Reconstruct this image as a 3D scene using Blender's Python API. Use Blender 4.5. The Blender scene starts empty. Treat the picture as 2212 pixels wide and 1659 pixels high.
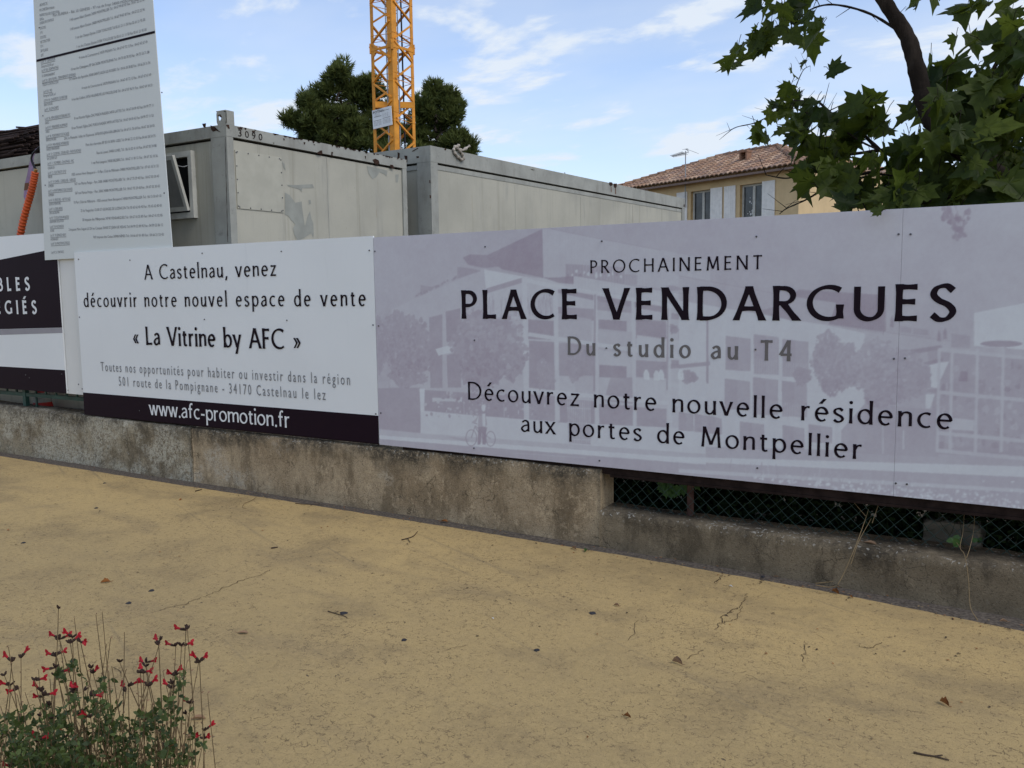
import bpy, bmesh, math, random
from mathutils import Vector, Matrix, noise as mnoise
R = math.radians
random.seed(7)
S = bpy.context.scene
COL = S.collection

# ------------------------------------------------------------------ camera
# photo coordinates used below: a 2212 x 1659 copy of the photograph
F, CX, CY = 1877.0, 1106.0, 829.5
YAW, PIT, ROL, EYE = R(30.7), R(6.14), R(0.77), 1.6
fw = Vector((-math.sin(YAW)*math.cos(PIT), math.cos(YAW)*math.cos(PIT), -math.sin(PIT)))
r0 = Vector((math.cos(YAW), math.sin(YAW), 0)); u0 = r0.cross(fw)
rt = r0*math.cos(ROL) - u0*math.sin(ROL); up = u0*math.cos(ROL) + r0*math.sin(ROL)
EYEP = Vector((0, 0, EYE))
cam = bpy.data.objects.new("camera", bpy.data.cameras.new("camera")); COL.objects.link(cam)
cam.matrix_world = Matrix(((rt.x, up.x, -fw.x, 0), (rt.y, up.y, -fw.y, 0), (rt.z, up.z, -fw.z, EYE), (0, 0, 0, 1)))
cam.data.sensor_width = 36; cam.data.lens = 36*F/2212
cam.data.clip_end = 3000; cam.data.clip_start = .05
S.camera = cam

# ------------------------------------------------------------------ sky, sun, exposure
SUN_EL, SUN_AZ = R(50), R(98)
W = bpy.data.worlds.new("World"); S.world = W; W.use_nodes = True
wn, wl = W.node_tree.nodes, W.node_tree.links
bg = wn['Background']; bg.inputs['Strength'].default_value = .12
sky = wn.new('ShaderNodeTexSky'); sky.sky_type = 'NISHITA'; sky.sun_disc = False
sky.sun_elevation = SUN_EL; sky.sun_rotation = SUN_AZ; sky.altitude = 50; sky.dust_density = 1.0; sky.ozone_density = 1.5
tc = wn.new('ShaderNodeTexCoord'); sp = wn.new('ShaderNodeSeparateXYZ'); wl.new(tc.outputs['Generated'], sp.inputs[0])
def wm(op, a, b=None, c=None):
    n = wn.new('ShaderNodeMath'); n.operation = op
    for i, v in enumerate((a, b, c)):
        if v is None: continue
        if isinstance(v, (int, float)): n.inputs[i].default_value = v
        else: wl.new(v, n.inputs[i])
    return n.outputs[0]
den = wm('ADD', wm('MAXIMUM', sp.outputs[2], 0.0), .16)
cmb = wn.new('ShaderNodeCombineXYZ')
wl.new(wm('DIVIDE', sp.outputs[0], den), cmb.inputs[0]); wl.new(wm('DIVIDE', sp.outputs[1], den), cmb.inputs[1])
def wnoise(scale, det, rough, off, dist=0.0):
    mp = wn.new('ShaderNodeMapping'); mp.inputs['Location'].default_value = off; mp.inputs['Rotation'].default_value = (0, 0, R(25)); mp.inputs['Scale'].default_value = (1, 1.4, 1)
    wl.new(cmb.outputs[0], mp.inputs[0])
    n = wn.new('ShaderNodeTexNoise'); n.inputs['Scale'].default_value = scale; n.inputs['Detail'].default_value = det
    n.inputs['Roughness'].default_value = rough; n.inputs['Distortion'].default_value = dist
    wl.new(mp.outputs[0], n.inputs['Vector']); return n.outputs['Fac']
def wramp(f, a, b):
    n = wn.new('ShaderNodeMapRange'); n.interpolation_type = 'SMOOTHSTEP'
    n.inputs['From Min'].default_value = a; n.inputs['From Max'].default_value = b; wl.new(f, n.inputs['Value']); return n.outputs[0]
puff = wramp(wnoise(2.3, 8, .56, (3.1, 1.7, 0), .2), .49, .64)
veil = wramp(wnoise(.6, 5, .55, (7.4, 2.2, 0)), .36, .64)
low = wramp(sp.outputs[2], .42, -.02)
cl = wm('MINIMUM', wm('ADD', wm('ADD', wm('MULTIPLY', puff, .78), wm('MULTIPLY', veil, .34)), wm('MULTIPLY', low, .34)), .93)
mx = wn.new('ShaderNodeMix'); mx.data_type = 'RGBA'; wl.new(cl, mx.inputs['Factor'])
hs = wn.new('ShaderNodeMix'); hs.data_type = 'RGBA'; hs.blend_type = 'MULTIPLY'; hs.inputs['Factor'].default_value = 1
wl.new(sky.outputs[0], hs.inputs['A']); hs.inputs['B'].default_value = (1.95, 1.92, 2.05, 1)
wl.new(hs.outputs['Result'], mx.inputs['A']); mx.inputs['B'].default_value = (7.6, 8.3, 9.2, 1)
wl.new(mx.outputs['Result'], bg.inputs['Color'])
sl = bpy.data.lights.new("sun", 'SUN'); sl.energy = 1.5; sl.angle = R(24); sl.color = (1, .95, .88)
so = bpy.data.objects.new("sun", sl); COL.objects.link(so)
sd = Vector((math.sin(SUN_AZ)*math.cos(SUN_EL), math.cos(SUN_AZ)*math.cos(SUN_EL), math.sin(SUN_EL)))
so.rotation_euler = sd.to_track_quat('Z', 'Y').to_euler(); so.location = sd*40
S.view_settings.view_transform = 'Standard'; S.view_settings.look = 'None'
S.view_settings.gamma = 1; S.view_settings.use_curve_mapping = False
S.view_settings.exposure = -.2

# ------------------------------------------------------------------ measuring helpers (rays of the photograph met with real planes)
def ray(x, y): return fw + rt*((x-CX)/F) - up*((y-CY)/F)
def onY(x, y, Y): d = ray(x, y); return EYEP + d*(Y/d.y)
def onX(x, y, X): d = ray(x, y); return EYEP + d*(X/d.x)
SLOPE = .0055
def onG(x, y, h=0.0): d = ray(x, y); return EYEP + d*((h-EYE)/(d.z + SLOPE*d.x))
def atd(x, y, z): return EYEP + ray(x, y)*z
def onP(x, y, p, n): d = ray(x, y); return EYEP + d*((p-EYEP).dot(n)/d.dot(n))
def gz(x): return -SLOPE*x

# ------------------------------------------------------------------ materials
class G:
    def __init__(s, m): s.nt = m.node_tree; s.n = s.nt.nodes; s.l = s.nt.links; s.b = s.n['Principled BSDF']; s.tc = s.n.new('ShaderNodeTexCoord')
    def put(s, v, sock):
        if hasattr(v, 'is_output'): s.l.new(v, sock)
        elif isinstance(v, (tuple, list)): sock.default_value = (*v, 1) if len(v) == 3 and sock.type == 'RGBA' else v
        else: sock.default_value = v
    def pos(s, scale=(1, 1, 1), loc=(0, 0, 0), rot=0.0):
        m = s.n.new('ShaderNodeMapping'); m.inputs['Scale'].default_value = scale; m.inputs['Location'].default_value = loc; m.inputs['Rotation'].default_value = (0, 0, rot); m.vector_type = 'TEXTURE' if rot else 'POINT'
        s.l.new(s.tc.outputs['Object'], m.inputs[0]); return m.outputs[0]
    def noise(s, scale, det=4, rough=.55, vec=None, dist=0.0, col=False):
        n = s.n.new('ShaderNodeTexNoise'); n.inputs['Scale'].default_value = scale; n.inputs['Detail'].default_value = det
        n.inputs['Roughness'].default_value = rough; n.inputs['Distortion'].default_value = dist
        s.l.new(vec if vec is not None else s.tc.outputs['Object'], n.inputs['Vector']); return n.outputs['Color' if col else 'Fac']
    def vor(s, scale, feat='DISTANCE_TO_EDGE', vec=None, rnd=1.0):
        n = s.n.new('ShaderNodeTexVoronoi'); n.feature = feat; n.inputs['Scale'].default_value = scale; n.inputs['Randomness'].default_value = rnd
        s.l.new(vec if vec is not None else s.tc.outputs['Object'], n.inputs['Vector']); return n.outputs['Distance']
    def mr(s, f, a, b, lo=0.0, hi=1.0):
        n = s.n.new('ShaderNodeMapRange'); n.interpolation_type = 'SMOOTHSTEP'
        n.inputs['From Min'].default_value = a; n.inputs['From Max'].default_value = b; n.inputs['To Min'].default_value = lo; n.inputs['To Max'].default_value = hi
        s.l.new(f, n.inputs['Value']); return n.outputs[0]
    def m(s, op, a, b=None):
        n = s.n.new('ShaderNodeMath'); n.operation = op; s.put(a, n.inputs[0])
        if b is not None: s.put(b, n.inputs[1])
        return n.outputs[0]
    def mix(s, f, a, b, blend='MIX'):
        n = s.n.new('ShaderNodeMix'); n.data_type = 'RGBA'; n.blend_type = blend
        s.put(f, n.inputs['Factor']); s.put(a, n.inputs['A']); s.put(b, n.inputs['B']); return n.outputs['Result']
    def xyz(s, i):
        n = s.n.new('ShaderNodeSeparateXYZ'); s.l.new(s.tc.outputs['Object'], n.inputs[0]); return n.outputs[i]
    def attr(s, name='tint'):
        n = s.n.new('ShaderNodeAttribute'); n.attribute_name = name; return n
    def warp(s, amount, scale, det=2):
        c = s.noise(scale, det, col=True)
        a = s.n.new('ShaderNodeVectorMath'); a.operation = 'SUBTRACT'; s.l.new(c, a.inputs[0]); a.inputs[1].default_value = (.5, .5, .5)
        k = s.n.new('ShaderNodeVectorMath'); k.operation = 'SCALE'; s.l.new(a.outputs[0], k.inputs[0]); k.inputs['Scale'].default_value = amount
        d = s.n.new('ShaderNodeVectorMath'); d.operation = 'ADD'; s.l.new(s.tc.outputs['Object'], d.inputs[0]); s.l.new(k.outputs[0], d.inputs[1]); return d.outputs[0]
    def color(s, c): s.put(c, s.b.inputs['Base Color'])
    def bump(s, h, strength=.3, dist=.01):
        n = s.n.new('ShaderNodeBump'); n.inputs['Strength'].default_value = strength; n.inputs['Distance'].default_value = dist
        s.l.new(h, n.inputs['Height']); s.l.new(n.outputs[0], s.b.inputs['Normal'])
def M(name, col=(.5, .5, .5), rough=.7, spec=.3, metal=0.0, build=None, var=.12, vs=6.0):
    m = bpy.data.materials.new(name); m.use_nodes = True; g = G(m)
    g.b.inputs['Roughness'].default_value = rough; g.b.inputs['Specular IOR Level'].default_value = spec; g.b.inputs['Metallic'].default_value = metal
    if build: build(g)
    else:
        n = g.noise(vs, 5, .6)
        g.color(g.mix(g.mr(n, .3, .7), tuple(c*(1-var) for c in col), tuple(min(1, c*(1+var)) for c in col)))
    return m

def b_pave(g):
    c = g.mix(g.mr(g.noise(.55, 4), .35, .68), (.475, .337, .142), (.405, .292, .130))
    grey_fade = g.m('MULTIPLY', g.mr(g.m('ADD', g.xyz(1), g.m('MULTIPLY', g.noise(.8, 4, .6, g.pos(loc=(1, 4, 0))), 1.6)), 5.2, 3.2), .55)  # greyer and darker with distance from the wall, broken up by noise
    c = g.mix(grey_fade, c, (.285, .214, .102))
    c = g.mix(g.mr(g.noise(1.7, 6, .62, g.pos(loc=(3, 7, 0))), .49, .68, 0, .72), c, (.235, .172, .085))
    c = g.mix(g.mr(g.noise(.9, 5, .6, g.pos((1, 3.2, 1), (11, 2, 0))), .50, .72, 0, .7), c, (.26, .192, .098))
    for rot, sc, lo, k in ((R(-24), (3.2, .10, 1), .60, .5), (R(62), (2.2, .13, 1), .62, .35)):
        c = g.mix(g.mr(g.noise(1.0, 5, .65, g.pos(sc, (2, 5, 0), rot)), lo, lo+.10, 0, k), c, (.20, .155, .09))
    c = g.mix(g.mr(g.noise(9, 4, .7), .40, .72, 0, .22), c, (.25, .19, .105))
    c = g.mix(g.mr(g.noise(40, 3, .75), .35, .75, 0, .35), c, (.50, .36, .165))
    c = g.mix(g.mr(g.noise(150, 3, .75), .53, .66, 0, .65), c, (.19, .145, .08))
    w = g.warp(.06, 15, 4)
    cr = g.mr(g.vor(21, vec=w), .010, .045, 1, 0)
    mask = g.m('MULTIPLY', g.mr(g.noise(48, 3, .6), .48, .57), g.mr(g.noise(1.3, 4, .6, g.pos(loc=(5, 1, 2))), .42, .62, .15, 1))
    tick = g.m('MULTIPLY', cr, mask)
    c = g.mix(g.m('MULTIPLY', tick, .66), c, (.095, .068, .038))
    cr2 = g.m('MULTIPLY', g.mr(g.vor(57, vec=w), .03, .10, 1, 0), g.mr(g.noise(30, 3, .6, g.pos(loc=(2, 2, 2))), .54, .64))
    c = g.mix(g.m('MULTIPLY', cr2, .7), c, (.13, .09, .05))
    sp = g.mr(g.vor(9, 'F1', g.warp(.05, 30)), .05, .075, 1, 0)
    c = g.mix(g.m('MULTIPLY', sp, g.mr(g.noise(2.3, 2), .52, .58)), c, (.09, .068, .045))
    g.color(c); g.bump(g.m('SUBTRACT', g.noise(160, 3, .7), g.m('MULTIPLY', tick, 2)), .35, .004)
def wallmat(name, pale, mid, dark, white, wcov, topz, peel, lichtop):
    def b(g):
        z = g.xyz(2)
        c = g.mix(g.mr(g.noise(2.2, 5, .6), .38, .62), pale, mid)
        c = g.mix(g.mr(g.noise(5, 7, .7, g.pos((1, 1, .35))), .46, .62, 0, .7), c, tuple(.5*a for a in mid))
        c = g.mix(g.mr(g.noise(14, 6, .7, g.pos((1, 1, .8), (3, 3, 3))), .54, .64, 0, .6), c, tuple(min(1, 1.25*a) for a in pale))
        if wcov:
            w = g.m('MULTIPLY', g.mr(g.noise(1.6, 6, .65, g.pos(loc=(2.2, 0, .3))), wcov, wcov+.10), g.mr(g.noise(34, 5, .8), .42, .50))
            c = g.mix(g.m('MULTIPLY', w, .92), c, white)
            flk = g.m('MULTIPLY', g.mr(g.vor(26, vec=g.warp(.06, 22, 4)), .02, .10, 1, 0), g.mr(g.noise(18, 4, .7), .45, .55))
            c = g.mix(g.m('MULTIPLY', flk, .6 if peel else .3), c, tuple(.36*a for a in mid))
        n = g.noise(3.4, 7, .75, g.pos((1, 1, .45), (4, 0, 0)))
        t = g.mr(g.m('ADD', g.m('MULTIPLY', n, .62), z), topz, topz+.20)
        c = g.mix(g.m('MULTIPLY', t, g.mr(g.noise(30, 6, .8), .34, .56, .35, .97)), c, dark)
        cr = g.m('MULTIPLY', g.mr(g.vor(10, vec=g.warp(.10, 9, 5)), .006, .022, 1, 0), g.mr(g.noise(4, 3), .52, .60))
        c = g.mix(g.m('MULTIPLY', cr, .7), c, (.05, .04, .028))
        lm = g.mr(g.noise(4.5, 4, .7, g.pos(loc=(1, 1, 1))), .50, .60)
        if lichtop: lm = g.m('MULTIPLY', g.mr(g.noise(3, 3, .7), .38, .5), g.mr(z, lichtop-.07, lichtop-.015, .10, 1))
        lich = g.m('MULTIPLY', g.mr(g.vor(34, 'F1', g.warp(.05, 40)), .20, .30, 1, 0), lm)
        c = g.mix(g.m('MULTIPLY', lich, .65), c, (.42, .40, .34))
        c = g.mix(g.mr(g.noise(110, 3, .75), .52, .66, 0, .65), c, tuple(.35*a for a in mid))
        c = g.mix(g.mr(g.noise(130, 2, .7, g.pos(loc=(9, 9, 9))), .60, .70, 0, .5), c, tuple(min(1, 1.3*a) for a in pale))
        g.color(c)
        g.bump(g.m('ADD', g.m('MULTIPLY', g.noise(20 if peel else 11, 7, .75), 1.0), g.m('MULTIPLY', g.noise(120, 3, .7), .4)), .9 if peel else .6, .02)
    return M(name, rough=.93, spec=.12, build=b)
def b_cont(g):
    c = g.mix(g.mr(g.noise(1.3, 5), .35, .65), (.44, .42, .335), (.375, .36, .29))
    c = g.mix(g.mr(g.noise(2.2, 6, .65, g.pos((3, 3, .35))), .52, .75, 0, .5), c, (.27, .265, .235))
    c = g.mix(g.mr(g.noise(50, 3, .7), .6, .75, 0, .35), c, (.27, .26, .22))
    c = g.mix(g.mr(g.noise(9, 5, .7, g.pos((1, 1, .12))), .63, .74, 0, .35), c, (.27, .19, .10))
    c = g.mix(g.mr(g.noise(1.0, 6, .7, g.pos((9, 9, .25), (1, 2, 3))), .52, .72, 0, .4), c, (.22, .205, .15))
    c = g.mix(g.mr(g.noise(20, 5, .8), .66, .74, 0, .7), c, (.15, .13, .10))
    g.color(c); g.bump(g.noise(2.2, 4), .35, .02)
def b_frame(g):
    c = g.mix(g.mr(g.noise(3, 5), .35, .65), (.36, .36, .31), (.29, .29, .25))
    c = g.mix(g.mr(g.noise(11, 6, .75), .56, .68, 0, .6), c, (.20, .195, .17))
    c = g.mix(g.mr(g.noise(17, 6, .8, g.pos(loc=(5, 5, 5))), .66, .70), c, (.055, .03, .02))
    g.color(g.mix(g.mr(g.noise(6, 6, .7, g.pos((1, 1, .3))), .5, .72, 0, .5), c, (.19, .18, .15))); g.bump(g.noise(12, 5), .25, .01)
def b_tint(g):
    g.color(g.attr().outputs['Color'])
def b_leaf(dark, light, trans):
    def b(g):
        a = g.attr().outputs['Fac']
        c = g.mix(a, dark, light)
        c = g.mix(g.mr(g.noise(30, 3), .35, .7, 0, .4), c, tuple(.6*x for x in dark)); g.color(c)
        t = g.n.new('ShaderNodeBsdfTranslucent'); g.put(g.mix(.5, c, tuple(min(1, 2.2*x) for x in light)), t.inputs[0])
        mxs = g.n.new('ShaderNodeMixShader'); mxs.inputs[0].default_value = trans
        g.l.new(g.b.outputs[0], mxs.inputs[1]); g.l.new(t.outputs[0], mxs.inputs[2]); g.l.new(mxs.outputs[0], g.n['Material Output'].inputs[0])
    return b
def b_board(col):
    def b(g):
        c = g.mix(g.mr(g.noise(1.1, 5), .3, .7), tuple(.96*x for x in col), col)
        c = g.mix(g.mr(g.noise(3, 6, .7, g.pos((2.5, 1, .5))), .60, .8, 0, .22), c, tuple(.72*x for x in col))
        c = g.mix(g.mr(g.noise(1.0, 6, .7, g.pos((7, 1, .4), (4, 4, 4))), .58, .78, 0, .16), c, tuple(.6*x for x in col))
        g.color(c); g.bump(g.noise(1.3, 3), .16, .03)
    return b
def b_print(g):
    c = g.attr().outputs['Color']
    c = g.mix(g.mr(g.noise(3, 6, .7, g.pos((2.5, 1, .5))), .62, .8, 0, .12), c, (.36, .35, .36)); g.color(c); g.bump(g.noise(1.3, 3), .16, .03)
def b_tile(g):
    c = g.attr().outputs['Color']; c = g.mix(g.mr(g.noise(9, 5, .7), .45, .7, 0, .55), c, (.17, .115, .085)); g.color(c)
def b_bark(g):
    c = g.mix(g.mr(g.noise(14, 6, .7, g.pos((1, 1, .3))), .4, .65), (.017, .013, .010), (.036, .028, .022)); g.color(c); g.bump(g.noise(30, 5), .6, .01)
MT = dict(
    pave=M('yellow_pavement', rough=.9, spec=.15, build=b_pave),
    crack=M('crack_line', (.075, .052, .03), .95, .1),
    asphalt=M('asphalt', (.105, .088, .070), .95, .15, vs=60, var=.45),
    soil=M('soil', (.10, .083, .06), 1, .1, vs=4, var=.3),
    wall1=wallmat('pale_flaking_render', (.36, .305, .205), (.245, .20, .132), (.055, .048, .036), (.50, .465, .36), .46, .66, True, 0),
    wall2=wallmat('brown_stained_render', (.42, .33, .21), (.295, .222, .135), (.046, .040, .030), (.46, .40, .30), .56, .62, False, .50),
    wall3=wallmat('grey_brown_concrete', (.205, .165, .108), (.155, .123, .08), (.050, .042, .031), (.4, .38, .3), 0, .45, False, .245),
    board=M('white_board', rough=.35, spec=.35, build=b_board((.745, .77, .765))),
    boardw=M('warm_white_board', rough=.45, spec=.35, build=b_board((.70, .70, .66))),
    signboard=M('tall_board', rough=.5, spec=.3, build=b_board((.60, .63, .60))),
    aubergine=M('dark_aubergine_print', (.011, .0035, .009), .55, .10, var=.05),
    ink=M('dark_ink', (.010, .0045, .009), .55, .10, var=.05),
    ink_grey=M('grey_ink', (.145, .135, .13), .5, .15, var=.05),
    ink_mid=M('mid_grey_ink', (.19, .195, .205), .4, .3, var=.05),
    ink_white=M('white_ink', (.70, .72, .72), .4, .3, var=.04),
    greyband=M('grey_band_print', (.28, .27, .29), .4, .3, var=.05),
    print=M('tinted_print', rough=.34, spec=.4, build=b_print),
    screw=M('screw_metal', (.10, .10, .11), .4, .5, .6),
    beam=M('dark_brown_beam', (.020, .013, .011), .9, .08, var=.4, vs=12),
    wood=M('raw_wood', (.34, .20, .08), .8, .2),
    green=M('green_railing_paint', (.022, .06, .047), .5, .3, var=.3),
    wire=M('green_wire', (.028, .056, .047), .5, .3, var=.2),
    rustpost=M('rusty_post', (.075, .042, .033), .9, .1, var=.3, vs=20),
    cont=M('container_paint', rough=.6, spec=.25, build=b_cont),
    frame=M('container_frame_paint', rough=.6, spec=.25, build=b_frame),
    contd=M('plate_paint', (.42, .405, .325), .6, .25, var=.06),
    under=M('old_grey_undercoat', (.30, .305, .262), .7, .2, var=.1),
    rust=M('rust', (.045, .026, .018), .9, .1, var=.5, vs=40),
    grime_shade=M('grime_and_gap_shade', (.035, .03, .025), .9, .1),
    white=M('white_frame', (.52, .515, .45), .5, .3),
    sash=M('grey_sash_panel', (.21, .21, .19), .6, .3),
    dark=M('dark_inside', (.012, .012, .012), .9, .1),
    crane=M('crane_yellow', (.66, .27, .022), .5, .35, var=.16, vs=3),
    steel=M('steel', (.30, .31, .31), .5, .4, .5),
    cable=M('black_cable', (.014, .013, .018), .6, .3),
    rebar=M('rebar_steel', (.035, .022, .018), .9, .2, var=.5, vs=8),
    strap=M('purple_strap', (.29, .20, .30), .85, .15, var=.2),
    strapb=M('brown_strap_sleeve', (.16, .08, .05), .85, .15),
    orange=M('orange_tube', (.62, .10, .022), .5, .35, var=.15),
    brass=M('brass', (.36, .19, .05), .5, .4, .5),
    rope=M('rope', (.36, .32, .26), .95, .1, var=.3, vs=30),
    conered=M('cone_red', (.32, .018, .015), .6, .3),
    ochre=M('ochre_render', (.66, .49, .27), .95, .1, var=.07, vs=2),
    reveal=M('reveal_render', (.54, .36, .17), .95, .1),
    tile=M('roof_tile', rough=.9, spec=.12, build=b_tile),
    shutter=M('white_shutter', (.84, .81, .74), .6, .3, var=.07, vs=5),
    glass=M('window_glass', (.035, .04, .045), .08, .5, var=.5, vs=3),
    gutterm=M('brown_gutter', (.22, .15, .12), .6, .3),
    bark=M('plane_bark', rough=.95, spec=.1, build=b_bark),
    leaf=M('plane_leaf', rough=.55, spec=.18, build=b_leaf((.012, .027, .006), (.094, .122, .015), .37)),
    pine=M('pine_needles', rough=.7, spec=.2, build=b_leaf((.024, .040, .010), (.150, .175, .045), .2)),
    hedge=M('dark_hedge_leaves', rough=.6, spec=.25, build=b_leaf((.010, .022, .010), (.045, .07, .022), .15)),
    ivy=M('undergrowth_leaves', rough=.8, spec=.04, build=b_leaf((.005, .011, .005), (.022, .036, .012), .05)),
    sageleaf=M('sage_leaf', rough=.6, spec=.25, build=b_leaf((.022, .038, .012), (.085, .118, .028), .22)),
    stem=M('stem_brown', (.12, .085, .045), .9, .1, var=.3, vs=20),
    calyx=M('dark_calyx', (.034, .020, .014), .8, .2),
    petal=M('red_petal', (.27, .005, .012), .6, .25, var=.3, vs=30),
    husk=M('dry_husk', (.27, .17, .10), .9, .1),
    dryleaf=M('dry_leaf', (.25, .10, .03), .8, .2, var=.4, vs=30),
    straw=M('straw', (.22, .16, .085), .9, .1),
    twig=M('twig', (.06, .043, .03), .95, .1),
    greenleaf=M('green_leaf', (.038, .085, .018), .6, .3),
    stone=M('field_stone', (.12, .105, .08), .95, .1, var=.3, vs=9),
    gum=M('dark_gum', (.035, .034, .036), .9, .2),
    paper=M('white_scrap', (.6, .6, .57), .9, .1),
)

# ------------------------------------------------------------------ mesh helpers
class MB:
    def __init__(s): s.v = []; s.f = []; s.t = []; s.mi = []
    def quad(s, *p, tint=0.5, mi=0):
        i = len(s.v); s.v += [tuple(q) for q in p]; s.f.append(tuple(range(i, i+len(p)))); s.t.append(tint); s.mi.append(mi)
    def box(s, a, b, tint=.5, mi=0, ax=None, o=None):
        x0, y0, z0 = (min(a[i], b[i]) for i in range(3)); x1, y1, z1 = (max(a[i], b[i]) for i in range(3))
        P = [Vector(p) for p in ((x0, y0, z0), (x1, y0, z0), (x1, y1, z0), (x0, y1, z0), (x0, y0, z1), (x1, y0, z1), (x1, y1, z1), (x0, y1, z1))]
        if ax: P = [o + ax[0]*p.x + ax[1]*p.y + ax[2]*p.z for p in P]
        i = len(s.v); s.v += [tuple(p) for p in P]
        for f in ((0, 3, 2, 1), (4, 5, 6, 7), (0, 1, 5, 4), (1, 2, 6, 5), (2, 3, 7, 6), (3, 0, 4, 7)):
            s.f.append(tuple(i+k for k in f)); s.t.append(tint); s.mi.append(mi)
    def tube(s, pts, rad, n=6, tint=.5, mi=0, cap=True):
        pts = [Vector(p) for p in pts]; rad = rad if isinstance(rad, (list, tuple)) else [rad]*len(pts)
        i0 = len(s.v); ref = None
        for k, p in enumerate(pts):
            d = (pts[min(k+1, len(pts)-1)] - pts[max(k-1, 0)]).normalized()
            if ref is None: ref = d.orthogonal().normalized()
            ref = (ref - d*ref.dot(d));
            ref = ref.normalized() if ref.length > 1e-6 else d.orthogonal().normalized()
            b = d.cross(ref)
            for j in range(n):
                a = 2*math.pi*j/n; s.v.append(tuple(p + (ref*math.cos(a) + b*math.sin(a))*rad[k]))
        for k in range(len(pts)-1):
            for j in range(n):
                a = i0+k*n+j; b2 = i0+k*n+(j+1) % n
                s.f.append((a, b2, b2+n, a+n)); s.t.append(tint); s.mi.append(mi)
        if cap:
            s.f.append(tuple(i0+j for j in reversed(range(n)))); s.t.append(tint); s.mi.append(mi)
            e = i0+(len(pts)-1)*n; s.f.append(tuple(e+j for j in range(n))); s.t.append(tint); s.mi.append(mi)
    def beam(s, a, b, w, h, tint=.5, mi=0, upv=Vector((0, 0, 1))):
        a = Vector(a); b = Vector(b); d = b-a; L = d.length; d.normalize()
        x = d.cross(upv); x = x.normalized() if x.length > 1e-4 else d.orthogonal().normalized(); y = x.cross(d)
        s.box((-w/2, 0, -h/2), (w/2, L, h/2), tint, mi, (x, d, y), a)
    def build(s, name, mat, parent=None, smooth=False, tint=False):
        me = bpy.data.meshes.new(name); me.from_pydata(s.v, [], s.f)
        for m in (mat if isinstance(mat, list) else [mat]): me.materials.append(MT[m])
        if len(me.materials) > 1: me.polygons.foreach_set('material_index', s.mi)
        if smooth: me.polygons.foreach_set('use_smooth', [True]*len(me.polygons))
        if tint:
            at = me.attributes.new('tint', 'FLOAT_COLOR', 'FACE'); buf = []
            for t in s.t: buf += [*(t if isinstance(t, (tuple, list)) else (t, t, t)), 1.0]
            at.data.foreach_set('color', buf)
        me.update()
        o = bpy.data.objects.new(name, me); COL.objects.link(o)
        if parent: o.parent = parent
        return o
def tag(o, label=None, cat=None, group=None, kind=None):
    for k, v in (('label', label), ('category', cat), ('group', group), ('kind', kind)):
        if v: o[k] = v
    return o
def thing(name, label, cat, group=None):
    o = bpy.data.objects.new(name, None); COL.objects.link(o); o.empty_display_size = .2
    return tag(o, label, cat, group)
def struct(o): o['kind'] = 'structure'; return o
def rnd(a, b): return random.uniform(a, b)
def catmull(P, n=8):
    P = [Vector(p) for p in P]; Q = [P[0]*2-P[1]] + P + [P[-1]*2-P[-2]]; out = []
    for i in range(1, len(Q)-2):
        for k in range(n):
            t = k/n; a, b, c, d = Q[i-1:i+3]
            out.append(.5*((2*b) + (c-a)*t + (2*a-5*b+4*c-d)*t*t + (3*b-a-3*c+d)*t**3))
    out.append(P[-1]); return out

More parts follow.
